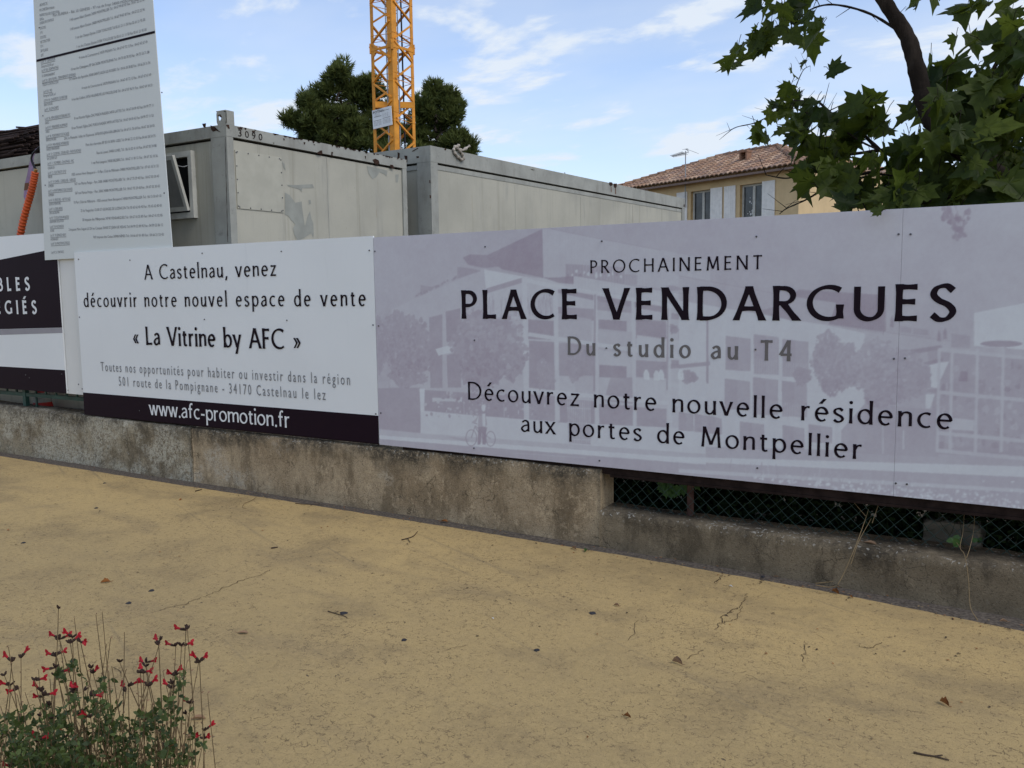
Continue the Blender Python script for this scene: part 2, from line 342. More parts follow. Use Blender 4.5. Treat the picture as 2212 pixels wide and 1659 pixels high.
# ------------------------------------------------------------------ lettering: skeleton strokes drawn with a broad pen
def arc(cx, cy, rx, ry, a0, a1, n=18):
    return [(cx+rx*math.cos(R(a0+(a1-a0)*i/n)), cy+ry*math.sin(R(a0+(a1-a0)*i/n))) for i in range(n+1)]
def cm(*p): return [(v.x, v.y) for v in catmull([(a, b, 0) for a, b in p], 6)]
def oo(cx, cy, rx, ry): return arc(cx, cy, rx, ry, 90, 450, 28)
X = .67
def scurve(w, h): return cm((w*.92, h*.85), (w*.62, h*.99), (w*.22, h*.93), (w*.08, h*.74), (w*.3, h*.57), (w*.72, h*.43), (w*.93, h*.24), (w*.72, h*.04), (w*.35, h*.0), (w*.04, h*.14))
GL = {
 'A': (.70, [[(0, 0), (.34, 1)], [(.34, 1), (.70, 0)], [(.13, .33), (.57, .33)]]),
 'B': (.52, [[(.05, 0), (.05, 1)], [(.05, 1), (.22, 1)]+arc(.24, .77, .2, .23, 90, -90, 10)+[(.05, .54)], [(.05, .54), (.24, .54)]+arc(.26, .27, .24, .27, 90, -90, 10)+[(.05, 0)]]),
 'C': (.74, [arc(.46, .5, .45, .5, 52, 308, 26)]),
 'D': (.74, [[(.05, 0), (.05, 1)], [(.05, 1), (.25, 1)]+arc(.25, .5, .47, .5, 85, -85, 18)+[(.25, 0), (.05, 0)]]),
 'E': (.46, [[(.05, 0), (.05, 1)], [(.05, .97), (.45, .97)], [(.05, .53), (.41, .53)], [(.05, .03), (.46, .03)]]),
 'F': (.44, [[(.05, 0), (.05, 1)], [(.05, .97), (.44, .97)], [(.05, .52), (.38, .52)]]),
 'G': (.80, [arc(.47, .5, .46, .5, 52, 300, 26)+[(.76, .1)], [(.75, .46), (.75, .07)]]),
 'H': (.70, [[(.05, 0), (.05, 1)], [(.65, 0), (.65, 1)], [(.05, .52), (.65, .52)]]),
 'I': (.10, [[(.05, 0), (.05, 1)]]),
 'L': (.44, [[(.05, 0), (.05, 1)], [(.05, .03), (.45, .03)]]),
 'M': (.86, [[(.06, 0), (.13, 1)], [(.13, 1), (.43, .12)], [(.43, .12), (.73, 1)], [(.73, 1), (.80, 0)]]),
 'N': (.72, [[(.05, 0), (.05, 1)], [(.05, 1), (.67, 0)], [(.67, 0), (.67, 1)]]),
 'O': (.88, [oo(.44, .5, .43, .5)]),
 'P': (.50, [[(.05, 0), (.05, 1)], [(.05, .98), (.24, .98)]+arc(.23, .72, .25, .26, 88, -90, 12)+[(.05, .46)]]),
 'R': (.58, [[(.05, 0), (.05, 1)], [(.05, .98), (.24, .98)]+arc(.23, .74, .25, .24, 88, -90, 12)+[(.05, .50)], [(.23, .50), (.58, 0)]]),
 'S': (.50, [scurve(.50, 1)]),
 'T': (.58, [[(.29, 0), (.29, 1)], [(0, .97), (.58, .97)]]),
 'U': (.66, [[(.05, 1), (.05, .36)]+arc(.33, .32, .28, .32, 180, 360, 16)+[(.61, 1)]]),
 'V': (.68, [[(0, 1), (.35, 0)], [(.35, 0), (.68, 1)]]),
 '4': (.52, [[(.38, 0), (.38, 1)], [(.38, 1), (0, .30)], [(0, .29), (.52, .29)]]),
 'a': (.44, [cm((.05, X*.84), (.2, X), (.35, X*.9), (.39, X*.62))+[(.39, 0)], cm((.39, X*.62), (.16, X*.52), (.02, X*.26), (.12, .01), (.26, .03), (.39, .17))]),
 'b': (.50, [[(.05, 0), (.05, 1.04)], oo(.27, X/2, .22, X/2)]),
 'c': (.42, [arc(.27, X/2, .25, X/2, 55, 305, 18)]),
 'd': (.50, [[(.46, 0), (.46, 1.04)], oo(.24, X/2, .22, X/2)]),
 'e': (.48, [[(.03, X*.55), (.45, X*.55)]+arc(.25, X/2, .21, X/2, 8, 312, 22)]),
 'f': (.32, [cm((.34, 1.0), (.22, 1.03), (.14, .88), (.13, .6))+[(.13, 0)], [(0, X-.02), (.3, X-.02)]]),
 'i': (.10, [[(.05, 0), (.05, X)], ('dot', .05, .92)]),
 'l': (.10, [[(.05, 0), (.05, 1.04)]]),
 'm': (.78, [[(.05, 0), (.05, X)], cm((.05, .44), (.16, .62), (.28, X-.01), (.38, .60), (.40, .42))+[(.40, 0)], cm((.40, .44), (.51, .62), (.63, X-.01), (.73, .60), (.75, .42))+[(.75, 0)]]),
 'n': (.46, [[(.05, 0), (.05, X)], cm((.05, .44), (.16, .62), (.29, X-.01), (.40, .60), (.42, .42))+[(.42, 0)]]),
 'o': (.52, [oo(.26, X/2, .24, X/2)]),
 'p': (.50, [[(.05, -.32), (.05, X)], oo(.27, X/2, .22, X/2)]),
 'r': (.30, [[(.05, 0), (.05, X)], cm((.05, .42), (.13, .6), (.22, X-.01), (.31, X-.02))]),
 's': (.36, [scurve(.36, X)]),
 't': (.30, [[(.12, .86), (.12, .2)]+cm((.12, .2), (.14, .05), (.22, .0), (.31, .03)), [(0, X-.02), (.29, X-.02)]]),
 'u': (.46, [[(.42, 0), (.42, X)], [(.05, X), (.05, .26)]+cm((.05, .26), (.08, .08), (.2, .0), (.32, .07), (.42, .24))]),
 'v': (.46, [[(0, X), (.24, 0)], [(.24, 0), (.46, X)]]),
 'w': (.70, [[(0, X), (.2, 0)], [(.2, 0), (.36, X)], [(.36, X), (.53, 0)], [(.53, 0), (.70, X)]]),
 'x': (.46, [[(0, X), (.46, 0)], [(0, 0), (.45, X)]]),
 'y': (.46, [[(0, X), (.24, .02)], [(.46, X), (.16, -.3)]]),
 'z': (.42, [[(.02, X-.02), (.40, X-.02)], [(.40, X-.02), (.02, .02)], [(.02, .02), (.42, .02)]]),
 '.': (.12, [('dot', .06, .05)]), ',': (.12, [[(.09, .08), (.02, -.18)]]), '-': (.28, [[(0, .30), (.28, .30)]]), ' ': (.24, []),
 '«': (.40, [[(.18, .56), (.02, .32)], [(.02, .32), (.18, .08)], [(.36, .56), (.20, .32)], [(.20, .32), (.36, .08)]]),
 '»': (.40, [[(.02, .56), (.18, .32)], [(.18, .32), (.02, .08)], [(.20, .56), (.36, .32)], [(.36, .32), (.20, .08)]]),
}
GL['é'] = (GL['e'][0], GL['e'][1]+[[(.20, .80), (.36, 1.02)]])
GL['É'] = (GL['E'][0], GL['E'][1]+[[(.18, 1.08), (.36, 1.28)]])
def pen_text(mb, text, x0, x1, z0, cap, Y, T=.12, sx=1.0, flare=.22, contrast=.42, bar=None, wordsp=1.0):
    """fills mb with the flat strokes of a line of lettering in the plane y = Y running from x0 to x1"""
    wd = [GL[c][0]*sx*cap*(wordsp if c == ' ' else 1) for c in text]
    gap = (x1-x0-sum(wd))/(len(text)-1)
    if gap < 0: print('TIGHT', text, gap/cap)
    x = x0; lay = 0
    for c, w in zip(text, wd):
        for st in GL[c][1]:
            lay = (lay+1) % 6; y = Y - .00012*lay
            if st[0] == 'dot':
                r = T*cap*.62; cx, cz = x+st[1]*sx*cap, z0+st[2]*cap
                mb.quad(*[(cx+r*math.cos(2*math.pi*k/12), y, cz+r*math.sin(2*math.pi*k/12)) for k in range(12)]); continue
            curved = len(st) > 2; hh = T*.5*(1-contrast)*1.1; tall_ = X if (c.islower() or c == 'é') else 1.0
            if curved or abs(st[0][1]-st[-1][1]) < .01: st = [(a, hh+b*(tall_-2*hh)/tall_) for a, b in st]
            P = [Vector((x+a*sx*cap, z0+b*cap)) for a, b in st]
            if len(P) == 2: P = [P[0].lerp(P[1], k/8) for k in range(9)]
            L = [0.0]
            for k in range(1, len(P)): L.append(L[-1]+(P[k]-P[k-1]).length)
            closed = (P[0]-P[-1]).length < 1e-6; row = []
            for k, p in enumerate(P):
                if closed: d = P[(k+1) % (len(P)-1)] - P[k-1 if k else -2]
                else: d = P[min(k+1, len(P)-1)] - P[max(k-1, 0)]
                d.normalize(); th = math.atan2(d.y, d.x)
                t = T*cap*(.62 if c in '«»' else 1)*((1-contrast)+contrast*abs(math.sin(th-R(20)))/.94)
                if not closed:
                    e = min(L[k], L[-1]-L[k])/(cap*.13); t *= 1+flare*(.25 if curved else 1)*math.exp(-e*e*.9)
                nrm = Vector((-d.y, d.x))
                if not closed and not curved and k in (0, len(P)-1):
                    if abs(d.y) > .6: nrm = Vector((-math.copysign(1/abs(d.y), d.y), 0))
                    elif abs(d.x) > .97: nrm = Vector((0, math.copysign(1, d.x)))
                row.append((p+nrm*t/2, p-nrm*t/2))
            for a, b in zip(row, row[1:]):
                mb.quad((a[0].x, y, a[0].y), (a[1].x, y, a[1].y), (b[1].x, y, b[1].y), (b[0].x, y, b[0].y))
        x += w+gap
_dg = None
def font_text(mb, text, xf, height, width=None, track=1.0):
    """a line in Blender's built-in font, poured into mb through xf(u, v); returns its length in units of height"""
    cu = bpy.data.curves.new('t', 'FONT'); cu.body = text; cu.size = 1.37; cu.resolution_u = 2; cu.space_character = track
    o = bpy.data.objects.new('t', cu); COL.objects.link(o)
    dg = bpy.context.evaluated_depsgraph_get(); me = bpy.data.meshes.new_from_object(o.evaluated_get(dg))
    xs = [v.co.x for v in me.vertices]; w = max(xs)-min(xs); x0 = min(xs)
    k = (width/(w*height)) if width else 1.0
    i = len(mb.v); mb.v += [tuple(xf((v.co.x-x0)*height*k, v.co.y*height)) for v in me.vertices]
    for p in me.polygons: mb.f.append(tuple(i+j for j in p.vertices)); mb.t.append(.5); mb.mi.append(0)
    bpy.data.objects.remove(o); bpy.data.curves.remove(cu); bpy.data.meshes.remove(me); return w*height*k
def blob(c, rx, ry, n=12, jag=.35, seed=None):
    rs = random.Random(seed); ph = rs.uniform(0, 6)
    return [(c[0]+rx*(1+rs.uniform(-jag, jag))*math.cos(2*math.pi*k/n+ph*0), c[1]+ry*(1+rs.uniform(-jag, jag))*math.sin(2*math.pi*k/n)) for k in range(n)]
# ------------------------------------------------------------------ ground
YW = 4.82                                                  # front face of the low wall
EDGE = [(-60, 4.70), (-14, 4.70), (-8.7, 4.705), (-5.9, 4.706), (-4.9, 4.732), (-3.2, 4.734), (-2.0, 4.722), (-.82, 4.668), (.05, 4.562), (1.2, 4.50), (60, 4.48)]
def edge_y(x):
    return edge_y0(x)-.030
def edge_y0(x):
    for (a, ya), (b, yb) in zip(EDGE, EDGE[1:]):
        if a <= x <= b: return ya+(yb-ya)*(x-a)/(b-a)
    return 4.6
mb = MB()
xs = [-60, -40, -25, -15] + [-12+.04*i for i in range(int(14/.04)+1)] + [4, 8, 20, 60]
for a, b in zip(xs, xs[1:]):
    ja = .007*mnoise.noise(Vector((a*9, 0, 0)))+.006*mnoise.noise(Vector((a*40, 3, 0))); jb = .007*mnoise.noise(Vector((b*9, 0, 0)))+.006*mnoise.noise(Vector((b*40, 3, 0)))
    mb.quad((a, -40, gz(a)), (b, -40, gz(b)), (b, edge_y(b)+jb, gz(b)), (a, edge_y(a)+ja, gz(a)))
def crack(pts, w, h=.0025, sub=9, jit=.012):
    P = [onG(*p) for p in pts]; Q = []
    for a, b in zip(P, P[1:]):
        for k in range(sub): Q.append(a.lerp(b, k/sub)+Vector((rnd(-jit, jit), rnd(-jit, jit), 0)))
    Q.append(P[-1]); n = len(Q); prev = None
    for k, q in enumerate(Q):
        d = (Q[min(k+1, n-1)]-Q[max(k-1, 0)]).normalized(); s = Vector((-d.y, d.x, 0)); t = w*(.25+rnd(.2, .8)*math.sin(math.pi*min(1, max(0, (k+.5)/n)))**.5)/2
        c = ((q+s*t).x, (q+s*t).y, gz(q.x)+h), ((q-s*t).x, (q-s*t).y, gz(q.x)+h)
        if prev: mb.quad(prev[0], prev[1], c[1], c[0], mi=1)
        prev = c
crack([(345, 1318), (395, 1307), (445, 1288), (480, 1272), (520, 1255), (558, 1245), (590, 1230)], .0055)
crack([(1545, 1360), (1565, 1330), (1595, 1312), (1615, 1283)], .006); crack([(1553, 1347), (1590, 1338), (1603, 1310)], .004); crack([(1638, 1262), (1650, 1250)], .008); crack([(1545, 1262), (1562, 1243)], .007)
for pts in ([(1850, 1395), (1880, 1400), (1905, 1388)], [(1480, 1425), (1520, 1405)], [(1360, 1385), (1380, 1340)], [(250, 1440), (262, 1462)], [(960, 1405), (1010, 1395)], [(1730, 1430), (1742, 1405), (1738, 1385)]):
    crack(pts, .004, sub=6)
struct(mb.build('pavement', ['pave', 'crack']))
mb = MB()
for a, b in zip(xs, xs[1:]): mb.quad((a, 4.3, gz(a)-.006), (b, 4.3, gz(b)-.006), (b, 5.0, gz(b)-.004), (a, 5.0, gz(a)-.004))
struct(mb.build('gutter_strip', 'asphalt'))
mb = MB(); mb.quad((-900, 5.0, .12), (900, 5.0, .12), (900, 1800, .12), (-900, 1800, .12)); mb.quad((-900, -900, -.4), (900, -900, -.4), (900, 4.95, -.4), (-900, 4.95, -.4))
struct(mb.build('site_ground', 'soil'))

# ------------------------------------------------------------------ low street wall, three cast lengths
def wall(x0, x1, zf, face, back, mat, label, endcap=False):
    """rough cast wall length: finely divided front and top, worn arris"""
    m = MB(); n = max(2, int((x1-x0)/.03)); prev = None
    for i in range(n+1):
        x = x0+(x1-x0)*i/n; y = face(x); zt = zf(x)+.008*mnoise.noise(Vector((x*3, 0, 1)))+.005*mnoise.noise(Vector((x*17, 0, 1)))
        row = []
        for k in range(9):
            t = k/8; zz = gz(x)-.05+(zt-.018-gz(x)+.05)*t
            row.append((x, y+.010*mnoise.noise(Vector((x*6, zz*6, 2)))+.004*mnoise.noise(Vector((x*28, zz*28, 2)))+.006*math.sin(3.1*x), zz))
        row += [(x, y+.016+.008*mnoise.noise(Vector((x*20, 5, 5))), zt), (x, back, zt+.004), (x, back, gz(x)-.05)]
        if prev:
            for a, b, c, d in zip(prev, row, row[1:], prev[1:]): m.quad(a, b, c, d)
        else: m.quad(*reversed(row))
        prev = row
    m.quad(*prev)
    o = m.build('street_wall', mat); bm = bmesh.new(); bm.from_mesh(o.data); bmesh.ops.remove_doubles(bm, verts=bm.verts, dist=.0005); bm.to_mesh(o.data); bm.free()
    for p in o.data.polygons: p.use_smooth = len(p.vertices) == 4
    return tag(o, label, 'wall', 'lengths of the low street wall')
wall(-30, -6.012, lambda x: .492-.010*(x+6), lambda x: YW, 5.02, 'wall1', 'low street wall length with pale flaking lichen crust left of the vertical joint')
wall(-5.998, -2.235, lambda x: .488, lambda x: YW+.003, 5.02, 'wall2', 'brown stained low street wall length under the dark web address band and mauve billboard')
wall(-2.231, 6.0, lambda x: .236, lambda x: 4.80-.036*(x+2.2), 5.02, 'wall3', 'lowest grey brown concrete street wall length below the chain link mesh')

# ------------------------------------------------------------------ billboards
YB = 4.83
def toB(x, y, Y=YB): p = onY(x, y, Y); return p.x, p.z
KX = YB/4.55
def bx(x, Y=YB): return x*Y/4.55
def bz(z, Y=YB): return EYE-(EYE-z)*Y/4.55
def screws(parent, pts, Y):
    for x, y in pts:
        X0, Z0 = toB(x, y, Y); m = MB(); m.tube([(X0, Y+.001, Z0), (X0, Y-.006, Z0)], [.0062, .0045], 8); m.build('screw', 'screw', parent)

# --- big mauve billboard
big = thing('billboard', 'long mauve billboard printed with a pale apartment building and PLACE VENDARGUES', 'billboard', 'site hoarding boards along the wall')
BX0, BX1, BZ0, BZ1, SEAM = bx(-3.756), 1.15, bz(.571), bz(1.962), bx(-.531)
for a, b in ((BX0+.0015, SEAM-.0004), (SEAM+.0004, BX1)):
    m = MB(); m.box((a, YB+.0015, BZ0), (b, YB+.016, BZ1)); m.build('panel', 'board', big)
m = MB(); m.box((BX0+.2, YB+.017, BZ0-.046), (BX1, YB+.075, BZ0+.05)); m.box((-2.18, YB+.012, BZ0-.062), (BX1, YB+.070, BZ0-.0465))
m.build('support_beam', 'beam', big)
for xx in (-3.4, -1.9, -.35, .9):
    m = MB(); m.box((xx-.03, YB+.018, .50), (xx+.03, YB+.075, BZ1-.04)); m.build('post', 'beam', big)
DK, LT = Vector((.285, .205, .275)), Vector((.70, .75, .77))
def tint(v, dv=0): c = DK.lerp(LT, max(0, min(1.05, v+dv))); return (c.x, c.y, c.z)
def bgt(u, w):   # printed background with some sky reflection painted in: lilac at the left and bottom, paler blue grey to the upper right
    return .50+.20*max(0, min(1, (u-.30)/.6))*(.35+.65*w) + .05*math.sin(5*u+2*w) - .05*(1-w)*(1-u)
PL = []
def fit(P): return [(min(max(p[0], BX0+.003), BX1-.002), min(max(p[1], BZ0+.002), BZ1-.002)) for p in P]
def poly(pts, v, lay, conv):
    P = fit([toB(*conv(*p)) for p in pts]); a = sum(P[i][0]*P[(i+1) % len(P)][1]-P[(i+1) % len(P)][0]*P[i][1] for i in range(len(P)))
    if a < 0: P = P[::-1]
    PL.append((lay, len(PL), P, v))
def ca(x, y): return 779.4+.337*x, 474.4+.337*y
def cb(x, y): return 1466.5+.337*x, 433.7+.337*y
def pa(v, lay, *pts): poly(pts, v, lay, ca)
def pb(v, lay, *pts): poly(pts, v, lay, cb)
def line(conv, v, lay, w, *pts):
    for (x0, y0), (x1, y1) in zip(pts, pts[1:]):
        d = Vector((x1-x0, y1-y0)); d.normalize(); nx, ny = -d.y*w/2, d.x*w/2
        poly([(x0+nx, y0+ny), (x1+nx, y1+ny), (x1-nx, y1-ny), (x0-nx, y0-ny)], v, lay, conv)
# left half of the drawing
pa(.60, 1, (200, 575), (790, 315), (1040, 365), (1060, 1285), (385, 1230), (250, 1075), (190, 1075))
pa(.68, 1, (1040, 365), (2212, 480), (2212, 1345), (1060, 1285))
pa(.24, 2, (800, 235), (1165, 62), (1172, 375), (905, 320))
pa(.62, 2, (1166, 62), (1230, 62), (1925, 195), (2240, 262), (2240, 470), (1172, 376))
for k in range(52): line(ca, .56, 3, 2.5, (1180+19*k, 64+max(0, (19*k-40)*.19)), (1182+19*k, 378+1.9*k*1.9))
line(ca, .35, 4, 5, (1222, 62), (1500, 118), (1925, 198))
pa(.26, 3, (655, 245), (700, 225), (810, 228), (905, 265), (905, 302), (790, 312), (690, 292))
pa(.34, 3, (620, 305), (700, 312), (775, 330), (620, 380)); pa(.36, 3, (385, 420), (470, 435), (385, 492))
for k in range(60):
    x = rnd(350, 620); pa(rnd(.28, .4), 4, *blob((x, 490-(x-360)*.46+rnd(-8, 4)), rnd(5, 10), rnd(5, 9), 6))
pa(.84, 2, (792, 322), (1040, 366), (1040, 402), (806, 470)); pa(.34, 3, (806, 442), (1040, 372), (1040, 404), (800, 476))
pa(.70, 2, (800, 478), (1040, 406), (1045, 640), (800, 620))
for x0, y0, x1, y1, v in ((440, 628, 525, 1078, .33), (545, 590, 640, 785, .30), (552, 868, 645, 1076, .32)):
    pa(v, 2, (x0, y0), (x1, y0-22), (x1, y1), (x0+8, y1))
pa(.84, 4, (480, 830), (585, 800), (585, 850), (500, 872)); pa(.78, 4, (650, 920), (715, 900), (715, 950), (665, 960))
for x0, y0, x1, y1, v in ((1075, 640, 1245, 765, .28), (1080, 775, 1250, 1090, .30), (1265, 560, 1500, 640, .34), (1265, 790, 1500, 1000, .36), (1525, 640, 1705, 720, .28), (1530, 930, 1705, 1010, .27), (1765, 640, 1960, 760, .30), (1765, 900, 1960, 1010, .34), (1990, 600, 2130, 640, .34), (1990, 900, 2212, 930, .36), (1315, 285, 1690, 405, .36), (1690, 350, 1775, 415, .42), (1075, 1120, 1245, 1285, .36), (1270, 1150, 1500, 1300, .34), (1525, 1180, 1745, 1315, .34), (1765, 1200, 1960, 1325, .36), (2035, 705, 2130, 770, .42)):
    pa(v, 2, (x0, y0), (x1, y0+(x1-x0)*.06), (x1, y1+(x1-x0)*.04), (x0, y1))
for k in range(14): pa(.8 if k % 3 else .25, 3, *blob((1330+26*k, 345+rnd(-15, 22)), rnd(5, 12), rnd(8, 24), 7))
pa(.22, 3, (1170, 372), (1268, 372), (1368, 362), (1366, 415), (1270, 408))
pa(.70, 3, (1366, 362), (2080, 478), (2080, 545), (1366, 440)); line(ca, .34, 4, 4, (1366, 360), (2080, 480))
for k in range(34): line(ca, .62, 4, 2.5, (1376+21*k, 366+3.4*k), (1376+21*k, 440+3.3*k))
pa(.58, 3, (1530, 700), (1740, 720), (1740, 860), (1500, 830)); pa(.56, 3, (1265, 600), (1480, 640), (1480, 800), (1265, 790))
pa(.74, 3, (1770, 740), (2212, 800), (2212, 880), (1770, 850)); pa(.42, 3, (1600, 1015), (1740, 1010), (1745, 1180), (1560, 1160))
pa(.60, 3, (1372, 996), (1500, 1000), (1560, 1160), (1375, 1130)); pa(.72, 3, (1770, 1018), (2212, 1065), (2212, 1190), (1770, 1150))
pa(.30, 3, (1265, 432), (1500, 470), (1745, 520), (1960, 560), (1960, 600), (1500, 520), (1265, 470))
pa(.40, 3, (1510, 520), (1740, 560), (1740, 600), (1510, 580)); pa(.32, 3, (1930, 935), (2212, 900), (2212, 935), (1935, 960))
for a, b, c, d in ((1075, 735, 2212, 905), (1040, 385, 1245, 430), (1075, 1090, 2212, 1200), (1245, 430, 2212, 590)):
    line(ca, .78, 5, 26, (a, b), (c, d))
for x, y0, y1, w in ((1058, 370, 1282, 34), (1257, 430, 1292, 30), (1512, 470, 1305, 24), (1753, 520, 1318, 22), (1977, 560, 1330, 26)):
    line(ca, .74, 6, w, (x-8, y0), (x+6, y1))
line(ca, .36, 7, 12, (1503, 480), (1497, 1100)); line(ca, .38, 7, 10, (1968, 570), (1964, 1090))
pa(.32, 3, (405, 1090), (1060, 1135), (1060, 1285), (400, 1222)); pa(.74, 4, (460, 1140), (650, 1150), (650, 1166), (460, 1162))
for k in range(130): pa(rnd(.25, .7), 5, *blob((rnd(415, 1230), rnd(1110, 1260)), rnd(4, 12), rnd(4, 14), 6))
line(ca, .7, 5, 4, (410, 1225), (408, 1095)); line(ca, .62, 5, 4, (662, 1160), (664, 1245)); line(ca, .62, 5, 4, (918, 1180), (920, 1262))
pa(.80, 4, (385, 1225), (1310, 1300), (2212, 1342), (2212, 1500), (385, 1372)); pa(.86, 5, (378, 1082), (412, 1084), (406, 1232), (385, 1232))
pa(.40, 5, (1318, 1150), (1482, 1160), (1475, 1440), (1335, 1430))
for k in range(13): line(ca, .70, 6, 4, (1326+12*k, 1160), (1338+11*k, 1430))
for yy in (1205, 1300, 1405): line(ca, .68, 6, 5, (1322, yy), (1478, yy+6))
pa(.36, 4, (110, 1080), (383, 1076), (385, 1366), (118, 1340))
for k in range(8): line(ca, .62, 5, 4, (118+8*k, 1036), (120+8*k, 1080))
pa(.62, 4, (116, 1342), (385, 1366), (2212, 1500), (2212, 1530), (118, 1380)); pa(.86, 5, (116, 1380), (2212, 1532), (2212, 1568), (118, 1404))
pa(.44, 4, (118, 1404), (2212, 1568), (2212, 1640), (1800, 1620), (118, 1436)); line(ca, .56, 5, 6, (1000, 1495), (1440, 1525))
def ptree(conv, cx, cy, rx, ry, n, lo=.18, hi=.52, lay=7, trunk=None):
    mid = (lo+hi)/2
    subs = [(cx+rx*.62*math.cos(2.4*q)*math.sqrt((q+.5)/9), cy+ry*.62*math.sin(2.4*q)*math.sqrt((q+.5)/9), rnd(.30, .52)) for q in range(9)]
    for x, y, k in subs: poly(blob((x, y), rx*k, ry*k, 26, .22), mid+rnd(-.03, .03), lay-1, conv)
    for k in range(int(n*2.2)):
        q = random.choice(subs); a = rnd(0, 2*math.pi); r = rnd(0, 1)**.45*1.15; x, y = q[0]+rx*q[2]*r*math.cos(a), q[1]+ry*q[2]*r*math.sin(a)
        v = mid+rnd(-.075, .075)+(.12 if random.random() < .05 else 0)-.06*(y-cy)/ry
        sz = rnd(.02, .07); poly(blob((x, y), sz*rx, sz*ry*rnd(.7, 1.2), 7, .6), v, lay+(k % 4), conv)
ptree(ca, 275, 810, 190, 235, 330, .26, .46); ptree(ca, 130, 790, 60, 190, 70, .26, .44); ptree(ca, 300, 1000, 130, 90, 110, .25, .5)
ptree(ca, 800, 830, 250, 270, 480, .26, .46); ptree(ca, 1180, 1000, 70, 120, 40, .3, .5, 5); ptree(ca, 1380, 930, 80, 120, 60, .3, .5, 5)
for k in range(60):
    x = rnd(820, 1230); line(ca, .38, 3, 2.5, (x, rnd(470, 520)), (x+rnd(-18, 18), 620))
ptree(ca, 2000, 700, 42, 36, 30, .22, .45, 6); ptree(ca, 2110, 1000, 40, 40, 24, .25, .45, 6); ptree(ca, 2000, 440, 60, 18, 30, .3, .5, 6)
# cyclist standing with a bicycle
def ring(conv, cx, cy, rx, ry, w, v, lay, n=20):
    for k in range(n):
        a, b = 2*math.pi*k/n, 2*math.pi*(k+1)/n
        poly([(cx+rx*math.cos(a), cy+ry*math.sin(a)), (cx+rx*math.cos(b), cy+ry*math.sin(b)), (cx+(rx-w)*math.cos(b), cy+(ry-w)*math.sin(b)), (cx+(rx-w)*math.cos(a), cy+(ry-w)*math.sin(a))], v, lay, conv)
ring(ca, 710, 1397, 37, 54, 5, .22, 8); ring(ca, 834, 1403, 32, 50, 5, .22, 8)
line(ca, .24, 8, 5, (710, 1397), (735, 1320), (800, 1380), (834, 1403)); line(ca, .24, 8, 5, (735, 1330), (790, 1410), (810, 1330)); line(ca, .24, 8, 6, (722, 1300), (748, 1308))
pa(.42, 9, (757, 1245), (800, 1238), (812, 1310), (800, 1335), (752, 1325)); pa(.22, 9, (755, 1325), (805, 1330), (803, 1440), (782, 1440), (778, 1360), (768, 1440), (750, 1440))
pa(.88, 9, *blob((788, 1205), 14, 22, 10, .1)); pa(.45, 9, (757, 1250), (742, 1295), (716, 1305), (712, 1296), (735, 1280)); pa(.84, 9, (780, 1245), (800, 1240), (800, 1325), (782, 1322))
pa(.46, 5, (560, 1388), (700, 1405), (690, 1425), (600, 1405))
for bxp, byp in ((1830, 985), (1895, 990), (1925, 985), (2050, 985)): pa(.92, 8, (bxp-16, byp+38), (bxp-18, byp), (bxp-6, byp-25), (bxp+8, byp-22), (bxp+20, byp+4), (bxp+22, byp+42))
# right half of the drawing
pb(.78, 3, (0, 640), (480, 720), (700, 760), (960, 800), (1190, 850), (1190, 1600), (0, 1570))
pb(.52, 3, (0, 480), (700, 610), (1010, 655), (960, 790), (480, 715), (0, 640)); line(cb, .36, 4, 4, (0, 482), (640, 600))
pb(.32, 4, (480, 712), (620, 680), (725, 690), (725, 770)); pb(.26, 5, (705, 612), (770, 570), (1326, 606), (1326, 842), (960, 792), (1010, 655))
pb(.54, 4, (1326, 608), (1885, 722), (1872, 952), (1330, 845))
for k in range(26): line(cb, .20, 6, 3, (1010+12*k, 650), (970+13.5*k, 792+2.6*k))
for q in ((1420, 800, 1490, 850), (1500, 812, 1600, 862), (1745, 850, 1865, 945)): pb(.40, 5, (q[0], q[1]), (q[2], q[1]+18), (q[2], q[3]), (q[0], q[3]-6))
for cx, cy in ((1365, 775), (1666, 865), (1705, 850)):
    pb(.28, 6, (cx-13, cy+35), (cx-10, cy-10), (cx, cy-40), (cx+10, cy-8), (cx+13, cy+38))
pb(.58, 4, (1190, 835), (1775, 905), (1775, 985), (1190, 960)); line(cb, .36, 5, 4, (1330, 842), (1775, 905))
for x0, y0, x1, y1 in ((300, 865, 460, 1085), (480, 855, 640, 1110), (663, 885, 830, 1125), (293, 1138, 456, 1335), (475, 1128, 635, 1368), (660, 1152, 820, 1380), (390, 1412, 546, 1585), (664, 1436, 804, 1590), (830, 1430, 982, 1546), (100, 1360, 190, 1480), (0, 1350, 95, 1470), (190, 1375, 275, 1490)):
    pb(.38, 4, (x0, y0), (x1, y0+20), (x1, y1+6), (x0, y1)); pb(.48, 5, (x0+(x1-x0)*.5, y0+10), (x1-6, y0+20), (x1-6, y1), (x0+(x1-x0)*.5, y1-4))
for x0, y0, x1, y1 in ((484, 1010, 640, 1110), (665, 1030, 830, 1122), (478, 1270, 635, 1366), (662, 1290, 820, 1378)):
    for k in range(15): line(cb, .60, 6, 4, (x0+(x1-x0)*k/14, y0+k), (x0+(x1-x0)*k/14, y1+k*.5))
line(cb, .3, 5, 14, (183, 740), (183, 1170)); pb(.34, 5, (0, 1050), (200, 1030), (200, 1055), (0, 1075)); ptree(cb, 60, 1130, 62, 45, 34, .25, .5, 6)
pb(.44, 4, (1190, 1300), (1660, 1340), (1660, 1640), (1190, 1620), (1040, 1600), (1040, 1470))
pb(.42, 4, (1590, 940), (2300, 1000), (2300, 1650), (1650, 1620))
for k in range(160): pb(rnd(.28, .58), 5, *blob((rnd(1680, 2280), rnd(1030, 1590)), rnd(8, 26), rnd(8, 36), 6))
